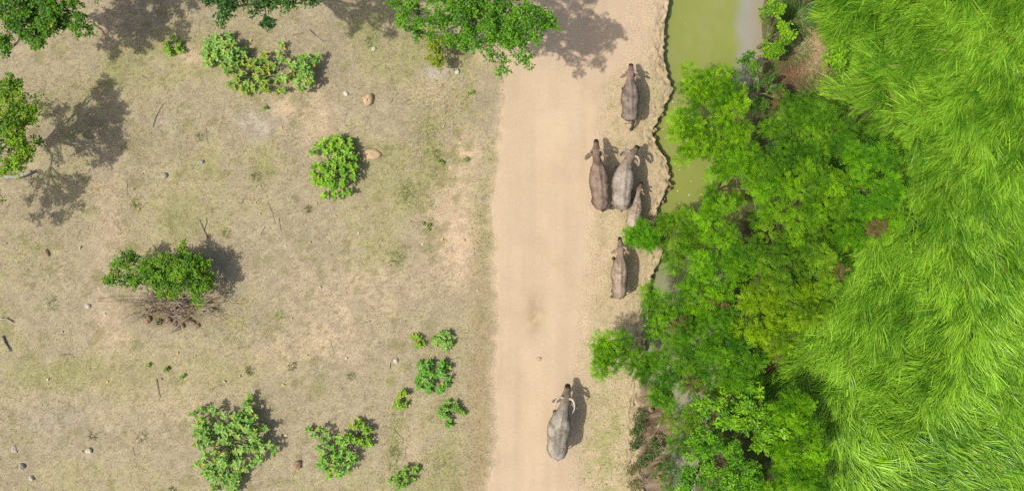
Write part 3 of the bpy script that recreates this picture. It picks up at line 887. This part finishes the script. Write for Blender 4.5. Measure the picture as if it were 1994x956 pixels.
SG = 'seedlings sprouting in the dry field'
for x, y, r, k, lab in ((830, 441, 8, 3, 'bright green seedling at the edge of the pinkish bare soil'), (856, 313, 9, 2, 'dark little seedling north of the pinkish bare soil'),
                        (918, 184, 7, 2, 'yellow green seedling between the roadside tree and the road edge'), (322, 722, 7, 2, 'bright green seedling west of the widest shrub'),
                        (357, 738, 7, 2, 'yellow seedling just above the widest shrub'), (290, 712, 5, 1, 'tiny green seedling beside the bright green seedling'),
                        (906, 312, 4, 1, 'tiny seedling on the bare soil nearest the road'), (515, 205, 8, 2, 'small dark seedling below the yellowing shrub'),
                        (345, 588, 9, 3, 'light green sprout growing out of the dead branch heap'), (305, 625, 6, 2, 'yellowish sprout at the foot of the dead branch heap')):
    shrub('seedling', lab, 'seedling', (x, y), [(x, y, r, k)], .11, (.10, .23, .02), (.24, .40, .04), .18, SG, .15)


def tuft(name, label, cat, px, py, r, n, ln, c, group=None, w=(.008, .018), lean=(.2, 1.0, 1.2, 1.9), z=0.0):
    x, y = GP(px + np.clip(R.normal(0, .36, n), -.8, .8) * r, py + np.clip(R.normal(0, .36, n), -.8, .8) * r)
    root = np.stack([x, y, np.full(n, z - .01)], -1)
    gx, gy = GP(px, py)
    out = np.arctan2(y - gy, x - gx) + R.normal(0, .7, n)
    V, F, C = blade_mesh(root, out, R.uniform(ln * .5, ln, n), R.uniform(*w, n), R.uniform(lean[0], lean[1], n), R.uniform(lean[2], lean[3], n), np.array(c) * R.uniform(.55, 1.35, (n, 1)), 4)
    return tag(mesh_obj(name, V, F, M_BLADE, None, (gx, gy, z), C), label, cat, group)


for x, y, r, c in ((104, 590, 15, (.12, .19, .05)), (546, 612, 9, (.20, .28, .05)), (486, 722, 9, (.13, .16, .05)), (568, 714, 9, (.13, .15, .05)), (276, 850, 11, (.11, .13, .05)), (180, 848, 8, (.13, .14, .05)),
                   (684, 733, 7, (.17, .18, .07)), (772, 505, 16, (.14, .20, .05)), (793, 372, 18, (.16, .24, .05)), (500, 345, 11, (.17, .19, .05)), (390, 268, 10, (.17, .19, .06)), (725, 80, 16, (.16, .24, .07)),
                   (600, 408, 7, (.14, .17, .06)), (440, 455, 11, (.20, .22, .05)), (770, 880, 14, (.14, .19, .04)), (765, 910, 10, (.14, .20, .04)), (336, 955, 9, (.12, .13, .05)), (850, 300, 9, (.17, .21, .04)), (265, 395, 10, (.20, .23, .06))):
    tuft('weed_tuft', 'low dull green weed tuft growing in the dry field', 'weed', x, y, r, int(26 + r * 2.4), .2, np.array(c) * 1.25, 'low weed tufts of the dry field')
CG = 'arching grass clumps on the east bank'
tuft('grass_clump', 'dark arching grass clump behind the upright leafy shrub at the top', 'grass clump', 1548, 40, 26, 260, .95, (.10, .19, .03), CG, (.018, .034))
tuft('grass_clump', 'pale arching grass clump between the leafy shrubs and the straw patch', 'grass clump', 1545, 100, 22, 200, .75, (.17, .25, .06), CG, (.016, .03))
tuft('grass_clump', 'olive grass clump below the straw patch, over the dark gap', 'grass clump', 1600, 178, 40, 330, .7, (.16, .25, .04), CG, (.016, .03))

# ------------------------------------------------------------------ dead wood
def brush_pile():
    gx, gy = GP(335, 598)
    org = np.array([gx, gy, 0.0])
    t = empty('brush_pile', org, 'heap of grey and brown dead branches beneath the dark scrub tree', 'brush pile')

    def br(a, b, r, mat, sag=.1, n=7, amp=.05):
        q = Tubes(); q.add(wob(a, b, n, amp, sag), np.linspace(r, r * .3, n), 6); q.build('dead_branch', mat, t, org)
    for i in range(88):
        x = R.uniform(278, 408); y = 594 + R.normal(0, 16)
        a = R.normal(0, .55) + (math.pi if R.random() < .5 else 0)
        l = R.uniform(18, 48)
        z0, z1 = R.uniform(.02, .28), R.uniform(.02, .35)
        br(P(x, y, z0), P(x + l * math.cos(a), y + l * math.sin(a) * .8, z1), R.uniform(.012, .032), (M_DEAD, M_GREY_WOOD, M_DEAD, M_BARK)[i % 4])
    for a, b, r in (((300, 590), (188, 580), .018), ((290, 586), (186, 588), .014), ((330, 586), (210, 576), .016), ((268, 610), (230, 622), .012), ((395, 590), (470, 592), .018), ((400, 600), (455, 618), .014), ((390, 585), (462, 575), .012), ((400, 602), (440, 606), .014)):
        br(P(*a, .12), P(*b, .05), r, M_DEAD, .06, 8, .05)


brush_pile()


def stick(label, pts, r, mat, group=None, name='dry_stick', fork=None, z=.02):
    p3 = np.array([P(x, y, z + r) for x, y in pts])
    org = p3.mean(0); org[2] = 0
    # smooth
    t = np.linspace(0, len(pts) - 1, len(pts) * 3)
    q = np.stack([np.interp(t, np.arange(len(pts)), p3[:, i]) for i in range(3)], -1) + R.normal(0, .008, (len(t), 3))
    tb = Tubes(); tb.add(q, np.linspace(r, r * .55, len(q)), 6)
    if fork:
        f3 = np.array([P(x, y, z + r) for x, y in fork]); tb.add(f3, np.linspace(r * .8, r * .4, len(f3)), 6)
    return tag(tb.build(name, mat, None, org), label, 'stick', group)


stick('thick dark fallen log lying at the picture edge of the dry field', [(4, 655), (10, 668), (20, 684)], .055, M_GREY_WOOD, name='fallen_log')
stick('short pale broken branch just above the fallen log', [(0, 622), (12, 620), (26, 627)], .04, M_PALE_BARK, name='broken_branch')
stick('pale grey fallen log lying beneath the yellow green edge tree', [(-30, 342), (10, 345), (40, 343), (62, 334)], .11, M_PALE_BARK, name='dead_log')
stick('forked dry stick above the dark scrub tree', [(404, 464), (396, 448), (388, 428)], .022, M_DEAD, fork=[(396, 448), (401, 436), (402, 424)])
stick('long bent dry stick between the corner tree shade and the pale shrub', [(296, 246), (305, 222), (318, 202)], .02, M_PALE_BARK)
stick('thin straight stick lying north of the round tan rock', [(600, 58), (628, 82)], .018, M_PALE_BARK)
stick('upright looking thin stick west of the widest shrub', [(304, 738), (308, 760), (309, 778)], .018, M_DEAD)
stick('curled twig on the weedy strip near the road', [(768, 838), (780, 850), (790, 866), (788, 890), (780, 905)], .018, M_PALE_BARK)
stick('short twig standing beside a white stone near the two side by side shrubs', [(758, 718), (760, 704), (766, 696)], .016, M_PALE_BARK)
stick('straight pale stick lying on the slumped mud bank', [(1272, 846), (1279, 834), (1286, 822)], .03, M_STONE_PALE, z=-.25)
stick('bleached stick pair leaning beneath the roadside tree', [(748, 62), (757, 34), (764, 10)], .02, M_PALE_BARK, fork=[(764, 10), (784, 34), (800, 55)], z=.35)
stick('leaning bare branch showing through the grove shade', [(1395, 595), (1430, 586), (1470, 580)], .03, M_PALE_BARK, name='bare_branch', z=1.5)
stick('dark curved root hugging the slumped bank at the lower picture edge', [(1246, 908), (1243, 925), (1247, 945), (1256, 960)], .05, M_DEAD, name='bank_root', z=-.1)
stick('dead branch resting on the grey water below the mud bank root', [(1256, 850), (1262, 862), (1258, 880)], .03, M_DEAD, name='bank_root', z=-.2)
for a in ([(520, 395), (530, 415), (537, 438)], [(543, 425), (546, 450)], [(506, 458), (516, 440)], [(470, 396), (480, 380)], [(86, 452), (100, 470)], [(150, 452), (156, 455), (148, 464)], [(135, 640), (138, 665), (142, 682)],
          [(118, 690), (135, 690), (142, 697)], [(670, 240), (674, 222), (672, 216)], [(760, 200), (775, 180)], [(806, 390), (825, 408)], [(275, 148), (290, 158)], [(922, 482), (925, 500)],
          [(246, 350), (248, 385)], [(220, 432), (236, 448)], [(400, 250), (404, 280)], [(565, 70), (590, 64)], [(640, 660), (650, 690)], [(258, 870), (262, 888)]):
    stick('thin short dry twig lying loose on open ground', a, R.uniform(.008, .014), (M_DEAD, M_PALE_BARK)[int(R.integers(2))], 'thin twigs scattered over the field and road', 'dry_twig', z=.015)

# ------------------------------------------------------------------ stones
def stone(label, px, py, rx, ry, rz, mat, ang=0.0, group=None, name='stone'):
    n, m = 16, 9
    V = []
    ph = R.uniform(0, 6.28, 6)
    for i in range(m):
        v = math.pi * i / (m - 1)
        for j in range(n):
            u = 2 * math.pi * j / n
            d = np.array([math.cos(u) * math.sin(v), math.sin(u) * math.sin(v), math.cos(v)])
            k = 1 + .10 * math.sin(2 * u + ph[0]) + .08 * math.sin(3 * u + ph[1] + v * 2) + .06 * math.sin(5 * u + ph[2]) * math.sin(3 * v + ph[3])
            V.append(np.sign(d) * np.abs(d) ** .85 * k)
    V = np.array(V) * np.array([rx, ry, rz]) / S * np.array([1, 1, S])
    ca, sa = math.cos(ang), math.sin(ang)
    V = np.stack([V[:, 0] * ca - V[:, 1] * sa, V[:, 0] * sa + V[:, 1] * ca, V[:, 2]], -1)
    F = []
    for i in range(m - 1):
        for j in range(n):
            k = (j + 1) % n
            F.append((i * n + j, (i + 1) * n + j, (i + 1) * n + k, i * n + k))
    x, y = GP(px, py)
    org = np.array([x, y, rz * .35])
    return tag(mesh_obj(name, V + org, F, mat, None, org, smooth=True), label, 'stone', group)


stone('round tan boulder lying alone in the upper field', 718, 195, 10, 11.5, .16, M_STONE_TAN, .3, name='boulder')
stone('flat tan slab beside the tall oval shrub', 724, 301, 19, 10, .09, M_STONE_TAN, .1, name='rock_slab')
stone('grey angular stone in open field between the corner shade and mid field', 321, 342, 5.5, 6, .09, M_STONE_GREY, .5)
stone('grey stone north east of the grey angular stone', 392, 316, 6, 4, .08, M_STONE_GREY)
stone('brownish stone in the western field above the weed tuft', 93, 492, 5, 7, .08, M_STONE_BROWN, .3)
stone('dark grey round stone low in the western field', 44, 907, 6, 5.5, .10, M_STONE_GREY)
stone('yellowish pointed stone below the dark grey round one', 62, 930, 4, 5, .07, M_STONE_PALE, .4)
stone('pale round stone east of the dark grey one', 174, 877, 5.5, 5.5, .07, M_STONE_PALE)
stone('pale flat grey stone above the dark grey round one', 29, 874, 6.5, 7, .06, M_STONE_GREY, .2)
stone('soil coloured lump between the widest and the clover green shrub', 580, 904, 9, 8, .10, M_STONE_BROWN, .2)
stone('white stone beside a twig near the two side by side shrubs', 771, 702, 5, 4.5, .07, M_STONE_PALE)
stone('small white stone in a weed tuft in the upper field', 728, 96, 4, 4.5, .06, M_STONE_PALE)
stone('pale stone above and west of the round tan boulder', 674, 183, 5, 5, .06, M_STONE_PALE, .5)
stone('pale stone beside the ash grey patch under the roadside tree', 890, 140, 4, 7, .07, M_STONE_PALE, .2)
stone('flat pale stone lying on the dirt road', 1049, 699, 6, 4, .045, M_STONE_TAN, .2)
stone('white stone near the long dead branches of the heap', 172, 596, 5, 4, .06, M_STONE_PALE)
HG = 'brown clods along the foot of the brush heap'
for x, y in ((312, 628), (342, 630), (376, 627), (330, 622), (290, 622), (357, 634), (385, 634)):
    stone('brown clod at the foot of the dead branch heap', x, y, R.uniform(4, 8), R.uniform(4, 6), .09, M_STONE_BROWN, R.uniform(0, 3), HG, 'clod')
BG = 'broken clods on the slumped mud bank'
for x, y in ((1258, 806), (1268, 798), (1246, 826), (1252, 858), (1262, 848), (1275, 858), (1248, 880), (1270, 900), (1281, 912), (1292, 868), (1256, 836), (1286, 935)):
    stone('broken brown clod on the slumped mud bank', x, y, R.uniform(4, 9), R.uniform(4, 8), .12, M_STONE_BROWN, R.uniform(0, 3), BG, 'clod').location.z = R.uniform(-.34, -.12)
KG = 'clods fallen at the foot of the cut bank'
for _ in range(26):
    y = R.uniform(8, 585)
    x = float(edge_px(np.array([y]))[0]) + R.uniform(0, 7)
    stone('earth clod fallen from the cut bank into the pond edge', x, y, R.uniform(2.0, 5.0), R.uniform(2, 5), R.uniform(.06, .12), (M_STONE_BROWN, M_STONE_TAN, M_EDGE)[int(R.integers(3))], R.uniform(0, 3), KG, 'clod').location.z = R.uniform(-.36, -.10)
PG = 'small pale pebbles scattered over the field'
for _ in range(34):
    x, y = R.uniform(10, 930), R.uniform(20, 940)
    stone('small pale pebble lying loose in the dry field', x, y, R.uniform(1.2, 2.4), R.uniform(1.2, 2.2), R.uniform(.02, .04), (M_STONE_PALE, M_STONE_GREY, M_STONE_TAN)[int(R.integers(3))], R.uniform(0, 3), PG, 'pebble')

# fallen leaves, in the field and on the water
M_FALLEN = attr_mat('fallen_leaf', .6, .2)


def fallen(px, py, col, z, label, group, name='fallen_leaf', L=None):
    x, y = GP(px, py)
    L = np.array([L or R.uniform(.08, .15)])
    a = R.uniform(0, 6.283)
    V, F, C = broad_leaves(np.array([[x, y, z]]), np.array([[math.cos(a), math.sin(a), .12]]), np.array([[R.normal(0, .2), R.normal(0, .2), 1.0]]), L, L * R.uniform(.45, .65), np.array([.1]), np.array([col]))
    return tag(mesh_obj(name, V, F, M_FALLEN, None, (x, y, z), C), label, 'leaf', group)


for x, y in ((558, 477), (650, 421), (497, 398), (505, 415), (548, 246), (820, 478), (795, 433), (800, 440), (708, 255), (730, 92), (862, 250), (830, 205), (700, 452), (735, 478), (906, 645), (797, 722), (800, 790), (828, 852), (890, 548),
             (365, 30), (490, 77), (780, 320), (272, 404), (155, 486), (340, 360), (105, 220), (640, 470), (615, 395), (380, 695), (345, 690), (596, 690), (555, 750), (440, 745), (860, 470), (905, 470), (790, 660), (720, 800), (560, 845), (620, 558),
             (210, 740), (95, 735), (480, 600), (675, 700), (865, 375), (880, 210)):
    y_ = R.random()
    c = np.array([.62, .55, .30]) if y_ < .6 else (np.array([.62, .50, .06]) if y_ < .85 else np.array([.60, .33, .12]))
    fallen(x, y, c * R.uniform(.8, 1.1), .04, 'pale dry fallen leaf lying on the dry grass', 'fallen leaves in the dry field')
for x, y in ((1305, 90), (1312, 195), (1310, 238), (1296, 250), (1298, 268), (1304, 275), (1338, 40), (1325, 372), (1330, 395), (1318, 410), (1345, 380), (1310, 425), (1326, 330), (1352, 352), (1300, 300), (1322, 300)):
    fallen(x, y, np.array([.60, .60, .45]) * R.uniform(.7, 1.1), WATER_Z + .012, 'tiny pale leaf floating on the green pond', 'leaves floating on the pond', 'floating_leaf', R.uniform(.05, .1))

# ------------------------------------------------------------------ water buffaloes
ST = np.array([  # y, z centre, half width, half height (canonical buffalo facing +y)
    (-1.07, 1.00, .06, .07), (-1.05, .99, .18, .19), (-.99, .98, .255, .27), (-.86, .97, .305, .33), (-.70, .95, .325, .355), (-.45, .91, .350, .39), (-.20, .87, .392, .42), (.02, .86, .40, .44),
    (.25, .89, .355, .43), (.43, .93, .290, .38), (.58, .95, .225, .30), (.72, .95, .175, .23), (.88, .95, .150, .185), (1.00, .95, .165, .160), (1.10, .92, .172, .150),
    (1.22, .86, .140, .130), (1.34, .79, .108, .108), (1.44, .73, .108, .095), (1.52, .69, .095, .078), (1.56, .66, .045, .035)])


def loft_body(T):
    n = 28
    ys = np.interp(np.linspace(0, 1, 60), np.linspace(0, 1, len(ST)), ST[:, 0])
    th = np.linspace(0, 2 * np.pi, n, endpoint=False)
    V, F = [], []
    for y in ys:
        zc, w, h = (np.interp(y, ST[:, 0], ST[:, k]) for k in (1, 2, 3))
        c, s = np.cos(th), np.sin(th)
        x = w * np.sign(c) * np.abs(c) ** .9
        z = h * np.sign(s) * np.abs(s) ** np.where(s > 0, .88, .95)
        up = (s > 0)
        barrel = max(0, min(1, (y + 1.0) / .2)) * max(0, min(1, (.7 - y) / .2))
        # narrow towards the spine so the back is a ridge, not a barrel
        x = np.where(up, x * (1 + .03 * barrel * np.clip(s, 0, 1) ** 2), x)
        z = z + barrel * .014 * np.exp(-(x / .045) ** 2) * up
        V.append(np.stack([x, np.full(n, y), zc + z], -1))
    m = len(ys)
    for i in range(m - 1):
        for j in range(n):
            k = (j + 1) % n
            F.append((i * n + j, (i + 1) * n + j, (i + 1) * n + k, i * n + k))
    F.append(tuple(range(n)))
    F.append(tuple((m - 1) * n + j for j in reversed(range(n))))
    return np.concatenate(V), F


def ellipsoid(c, r, rot=0.0, n=14, m=9):
    V, F = [], []
    for i in range(m):
        v = math.pi * (i + .0001) / (m - 1 + .0002)
        for j in range(n):
            u = 2 * math.pi * j / n
            V.append((r[0] * math.cos(u) * math.sin(v), r[1] * math.sin(u) * math.sin(v), r[2] * math.cos(v)))
    V = np.array(V)
    ca, sa = math.cos(rot), math.sin(rot)
    V = np.stack([V[:, 0] * ca - V[:, 1] * sa, V[:, 0] * sa + V[:, 1] * ca, V[:, 2]], -1) + np.array(c)
    for i in range(m - 1):
        for j in range(n):
            k = (j + 1) % n
            F.append((i * n + j, (i + 1) * n + j, (i + 1) * n + k, i * n + k))
    return V, F


def spine_map(pts):
    """Map canonical (x, y, z) onto a body that follows the given line from rump to nose."""
    C = np.array(pts)
    # smooth Catmull-Rom
    ext = np.concatenate([[2 * C[0] - C[1]], C, [2 * C[-1] - C[-2]]])
    out = []
    for i in range(1, len(ext) - 2):
        p0, p1, p2, p3 = ext[i - 1:i + 3]
        for t in np.linspace(0, 1, 20, endpoint=False):
            out.append(.5 * (2 * p1 + (p2 - p0) * t + (2 * p0 - 5 * p1 + 4 * p2 - p3) * t * t + (3 * p1 - p0 - 3 * p2 + p3) * t ** 3))
    out.append(C[-1])
    out = np.array(out)
    sl = np.concatenate([[0], np.cumsum(np.linalg.norm(np.diff(out, axis=0), axis=1))])
    tot = sl[-1]

    def f(v, ws, zs):
        s = (v[:, 1] + 1.06) / 2.62 * tot
        sc = np.clip(s, 0, tot)
        x = np.interp(sc, sl, out[:, 0]); y = np.interp(sc, sl, out[:, 1])
        e = .04 * tot
        s0, s1 = np.clip(sc - e, 0, tot), np.clip(sc + e, 0, tot)
        d = unit(np.stack([np.interp(s1, sl, out[:, 0]) - np.interp(s0, sl, out[:, 0]), np.interp(s1, sl, out[:, 1]) - np.interp(s0, sl, out[:, 1])], -1))
        x = x + d[:, 0] * (s - sc) + d[:, 1] * v[:, 0] * ws
        y = y + d[:, 1] * (s - sc) - d[:, 0] * v[:, 0] * ws
        return np.stack([x, y, v[:, 2] * zs], -1)
    return f


def buffalo(label, spine, ws, zs, col_back, col_low, col_head, phase, horn=1.0, horn_curve=1.0, ear=1.0, horn_mat=None, tail_side=.1, head_drop=0.0):
    heads = [1.0, 1.0, .98, .9, .68]
    pts = [P(x, y, zs * h)[:2] for (x, y), h in zip(spine, heads)]
    fm = spine_map(pts)
    bV, bF = loft_body(None)
    Vs, Fs, off = [bV], list(bF), len(bV)

    def put(v, f):
        nonlocal off
        Vs.append(v); Fs.extend(tuple(i + off for i in q) for q in f); off += len(v)
    hooves = []
    legs = Tubes()
    for (sx, fr), ph in zip(((-1, 1), (1, 1), (-1, 0), (1, 0)), phase):
        if fr:
            j = [(.15, .44, .92, .15), (.17, .42, .70, .125), (.175, .40 + ph * .12, .52, .088), (.17, .43 + ph * .55, .34, .066), (.17, .42 + ph * .85, .13, .048), (.17, .45 + ph, .05, .058), (.17, .46 + ph, .015, .06)]
        else:
            j = [(.17, -.80, .98, .17), (.20, -.74, .78, .165), (.21, -.66 + ph * .2, .60, .115), (.19, -.90 + ph * .6, .40, .066), (.185, -.89 + ph * .85, .15, .048), (.185, -.86 + ph, .05, .058), (.185, -.85 + ph, .015, .06)]
        p = np.array([(sx * a, b, c) for a, b, c, _ in j]); r = np.array([q[3] for q in j])
        t = np.linspace(0, len(j) - 1, 22)
        legs.add(np.stack([np.interp(t, np.arange(len(j)), p[:, i]) for i in range(3)], -1), np.interp(t, np.arange(len(j)), r), 12)
        hooves.append(p[-1])
    # tail and ears are part of the body
    legs.add(np.array([(0, -.98, 1.20), (.01, -1.08, 1.12), (tail_side * .4, -1.13, .9), (tail_side, -1.12, .65), (tail_side, -1.10, .45)]), np.array([.05, .035, .026, .024, .034]), 8)
    put(np.concatenate(legs.v), legs.f)
    for sx in (-1, 1):
        put(*ellipsoid((sx * .20, -.60, 1.12), (.095, .11, .115)))
        put(*ellipsoid((sx * .13, -.96, 1.06), (.07, .07, .10)))         # hip bones
        put(*ellipsoid((sx * .17, .36, 1.05), (.09, .14, .16)))          # shoulder blades
        ex = ear * 1.2
        put(*ellipsoid((sx * (.155 + .12 * ex), .93, .93), (.155 * ex, .068 * ex, .036), sx * -.55))
        put(*ellipsoid((sx * .045, 1.50, .70), (.035, .05, .04)))         # nostril rims
        put(*ellipsoid((sx * .125, 1.12, .965), (.04, .06, .04)))         # brow
    V = np.concatenate(Vs)
    me = bpy.data.meshes.new('tmp')
    me.from_pydata(V.tolist(), [], Fs)
    ob = bpy.data.objects.new('tmp', me)
    COL.objects.link(ob)
    rm = ob.modifiers.new('r', 'REMESH'); rm.mode = 'VOXEL'; rm.voxel_size = .021
    sm = ob.modifiers.new('s', 'SMOOTH'); sm.factor = .5; sm.iterations = 7
    dg = bpy.context.evaluated_depsgraph_get()
    ev = ob.evaluated_get(dg)
    m2 = ev.to_mesh()
    n = len(m2.vertices)
    co = np.empty(n * 3, np.float32); m2.vertices.foreach_get('co', co); co = co.reshape(-1, 3).astype(float)
    faces = [tuple(p.vertices) for p in m2.polygons]
    ev.to_mesh_clear()
    bpy.data.objects.remove(ob); bpy.data.meshes.remove(me)
    # sag and hollow detail: flanks in front of the hips, ribs
    x, y, z = co.T
    rib = np.exp(-((y + .05) / .35) ** 2) * np.exp(-((np.abs(x) - .33) / .12) ** 2)
    x = x * (1 - .018 * rib * (1 + np.sin(y * 42)))
    flank = np.exp(-((y + .38) / .10) ** 2) * np.exp(-((z - 1.02) / .18) ** 2) * (np.abs(x) > .1)
    x = x * (1 - .13 * flank)
    z = z - .022 * np.exp(-((np.abs(x) - .10) / .05) ** 2) * np.exp(-((y + .15) / .55) ** 2) * (z > 1.0)
    z = z - head_drop * sstep(.55, 1.2, y)
    co2 = np.stack([x, y, z], -1)
    # hide colour
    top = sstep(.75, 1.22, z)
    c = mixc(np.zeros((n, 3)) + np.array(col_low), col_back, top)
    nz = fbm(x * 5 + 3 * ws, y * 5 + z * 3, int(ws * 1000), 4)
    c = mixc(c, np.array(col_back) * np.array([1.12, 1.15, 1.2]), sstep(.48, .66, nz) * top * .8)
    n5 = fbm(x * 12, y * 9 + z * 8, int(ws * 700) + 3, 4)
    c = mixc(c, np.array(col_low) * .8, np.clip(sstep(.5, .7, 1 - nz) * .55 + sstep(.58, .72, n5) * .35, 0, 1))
    hd = sstep(.62, 1.05, y)
    c = mixc(c, col_head, hd * .85)
    c = mixc(c, np.array(col_low) * .75, np.exp(-(x / .022) ** 2) * sstep(-.1, .1, y) * sstep(.75, .55, y) * top * .6)
    c = mixc(c, (.035, .028, .024), sstep(1.36, 1.47, y))
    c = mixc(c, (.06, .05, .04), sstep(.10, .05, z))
    c = mixc(c, np.array(col_low) * .6, sstep(-1.03, -1.10, y) * .8)
    W = fm(co2, ws, zs)
    base = W[:, :2].mean(0)
    org = np.array([base[0], base[1], 0.0])
    t = empty('water_buffalo', org, label, 'buffalo', 'water buffaloes walking north along the road edge')
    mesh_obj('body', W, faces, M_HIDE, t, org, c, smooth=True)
    for sx in (-1, 1):
        if horn > 0:
            h, cv = horn, horn_curve
            q = np.array([(.09, 1.09, .99), (.09 + .12 * h, 1.12, 1.03), (.09 + .22 * h, 1.09 - .06 * cv * h, 1.06), (.09 + .285 * h, 1.06 - .20 * cv * h, 1.08), (.09 + .30 * h, 1.06 - .36 * cv * h, 1.10), (.09 + .25 * h, 1.06 - .54 * cv * h, 1.12)])
            q[:, 0] *= sx
            q[:, 2] -= head_drop * .85
            tt = np.linspace(0, 5, 26)
            q = np.stack([np.interp(tt, np.arange(6), q[:, i]) for i in range(3)], -1)
            for _ in range(4): q[1:-1] = (q[:-2] + 2 * q[1:-1] + q[2:]) / 4
            hr = np.interp(tt, [0, 1, 3, 5], np.array([.058, .052, .038, .006]) * (.55 + .45 * h))
            tb = Tubes(); tb.add(fm(q, max(ws, .8), zs), hr, 10)
            tb.build('horn', horn_mat or M_GREY_HORN, t, org)
        v, f = ellipsoid((sx * .152, 1.14, .925 - head_drop * .95), (.016, .022, .018), 0, 10, 7)
        mesh_obj('eye', fm(v, ws, zs), f, M_EYE, t, org, smooth=True)
    for p in hooves:
        tb = Tubes()
        q = np.array([(p[0], p[1] - .01, .075), (p[0], p[1], .04), (p[0], p[1] + .01, 0.006)])
        tb.add(fm(q, ws, zs), np.array([.058, .07, .078]) * zs, 12)
        tb.build('hoof', M_DARK_HORN, t, org)
    return t


BR = (.215, .160, .125)
buffalo('grey brown buffalo walking alone ahead of the herd, one hind leg stretched back', [(1228, 236), (1228, 200), (1228, 166), (1228, 147), (1229, 124)], .90, .86,
        (.240, .190, .155), (.11, .085, .062), (.29, .185, .135), (.10, -.12, .18, -.42), .55, .25, 1.0, tail_side=-.16)
buffalo('reddish brown buffalo, outermost on the road of the three walking abreast', [(1171, 408), (1168, 360), (1164, 320), (1161, 300), (1161, 271)], .96, 1.0,
        (.245, .178, .130), (.12, .08, .055), (.225, .150, .105), (-.14, .16, .15, -.20), .60, .35, 1.1)
buffalo('pale grey buffalo with big curved horns turning its head, in the middle of three abreast', [(1209, 408), (1213, 364), (1219, 326), (1226, 308), (1243, 284)], 1.08, 1.05,
        (.325, .275, .212), (.16, .135, .095), (.30, .215, .16), (.12, -.1, -.12, .2), 1.0, .75, 1.0)
buffalo('small tan calf with short horn buds beside the pale grey buffalo', [(1231, 444), (1236, 412), (1241, 382), (1244, 369), (1249, 354)], .71, .70,
        (.385, .305, .220), (.21, .155, .11), (.33, .19, .13), (-.1, .1, .12, -.12), .30, .2, .85)
buffalo('tan grey buffalo walking last in the file beside the small bank bush', [(1206, 581), (1207, 541), (1208, 507), (1208, 488), (1207, 461)], .82, .88,
        (.345, .265, .195), (.18, .13, .085), (.29, .195, .135), (.14, -.12, -.22, .16), .50, .3, 1.0)
buffalo('pale grey buffalo with white crescent horns following alone on the dirt road', [(1085, 893), (1087, 850), (1095, 808), (1100, 787), (1107, 748)], 1.14, 1.04,
        (.330, .290, .230), (.17, .155, .11), (.25, .19, .14), (-.12, .14, .16, -.14), .80, .95, 1.0, M_HORN, head_drop=.12)
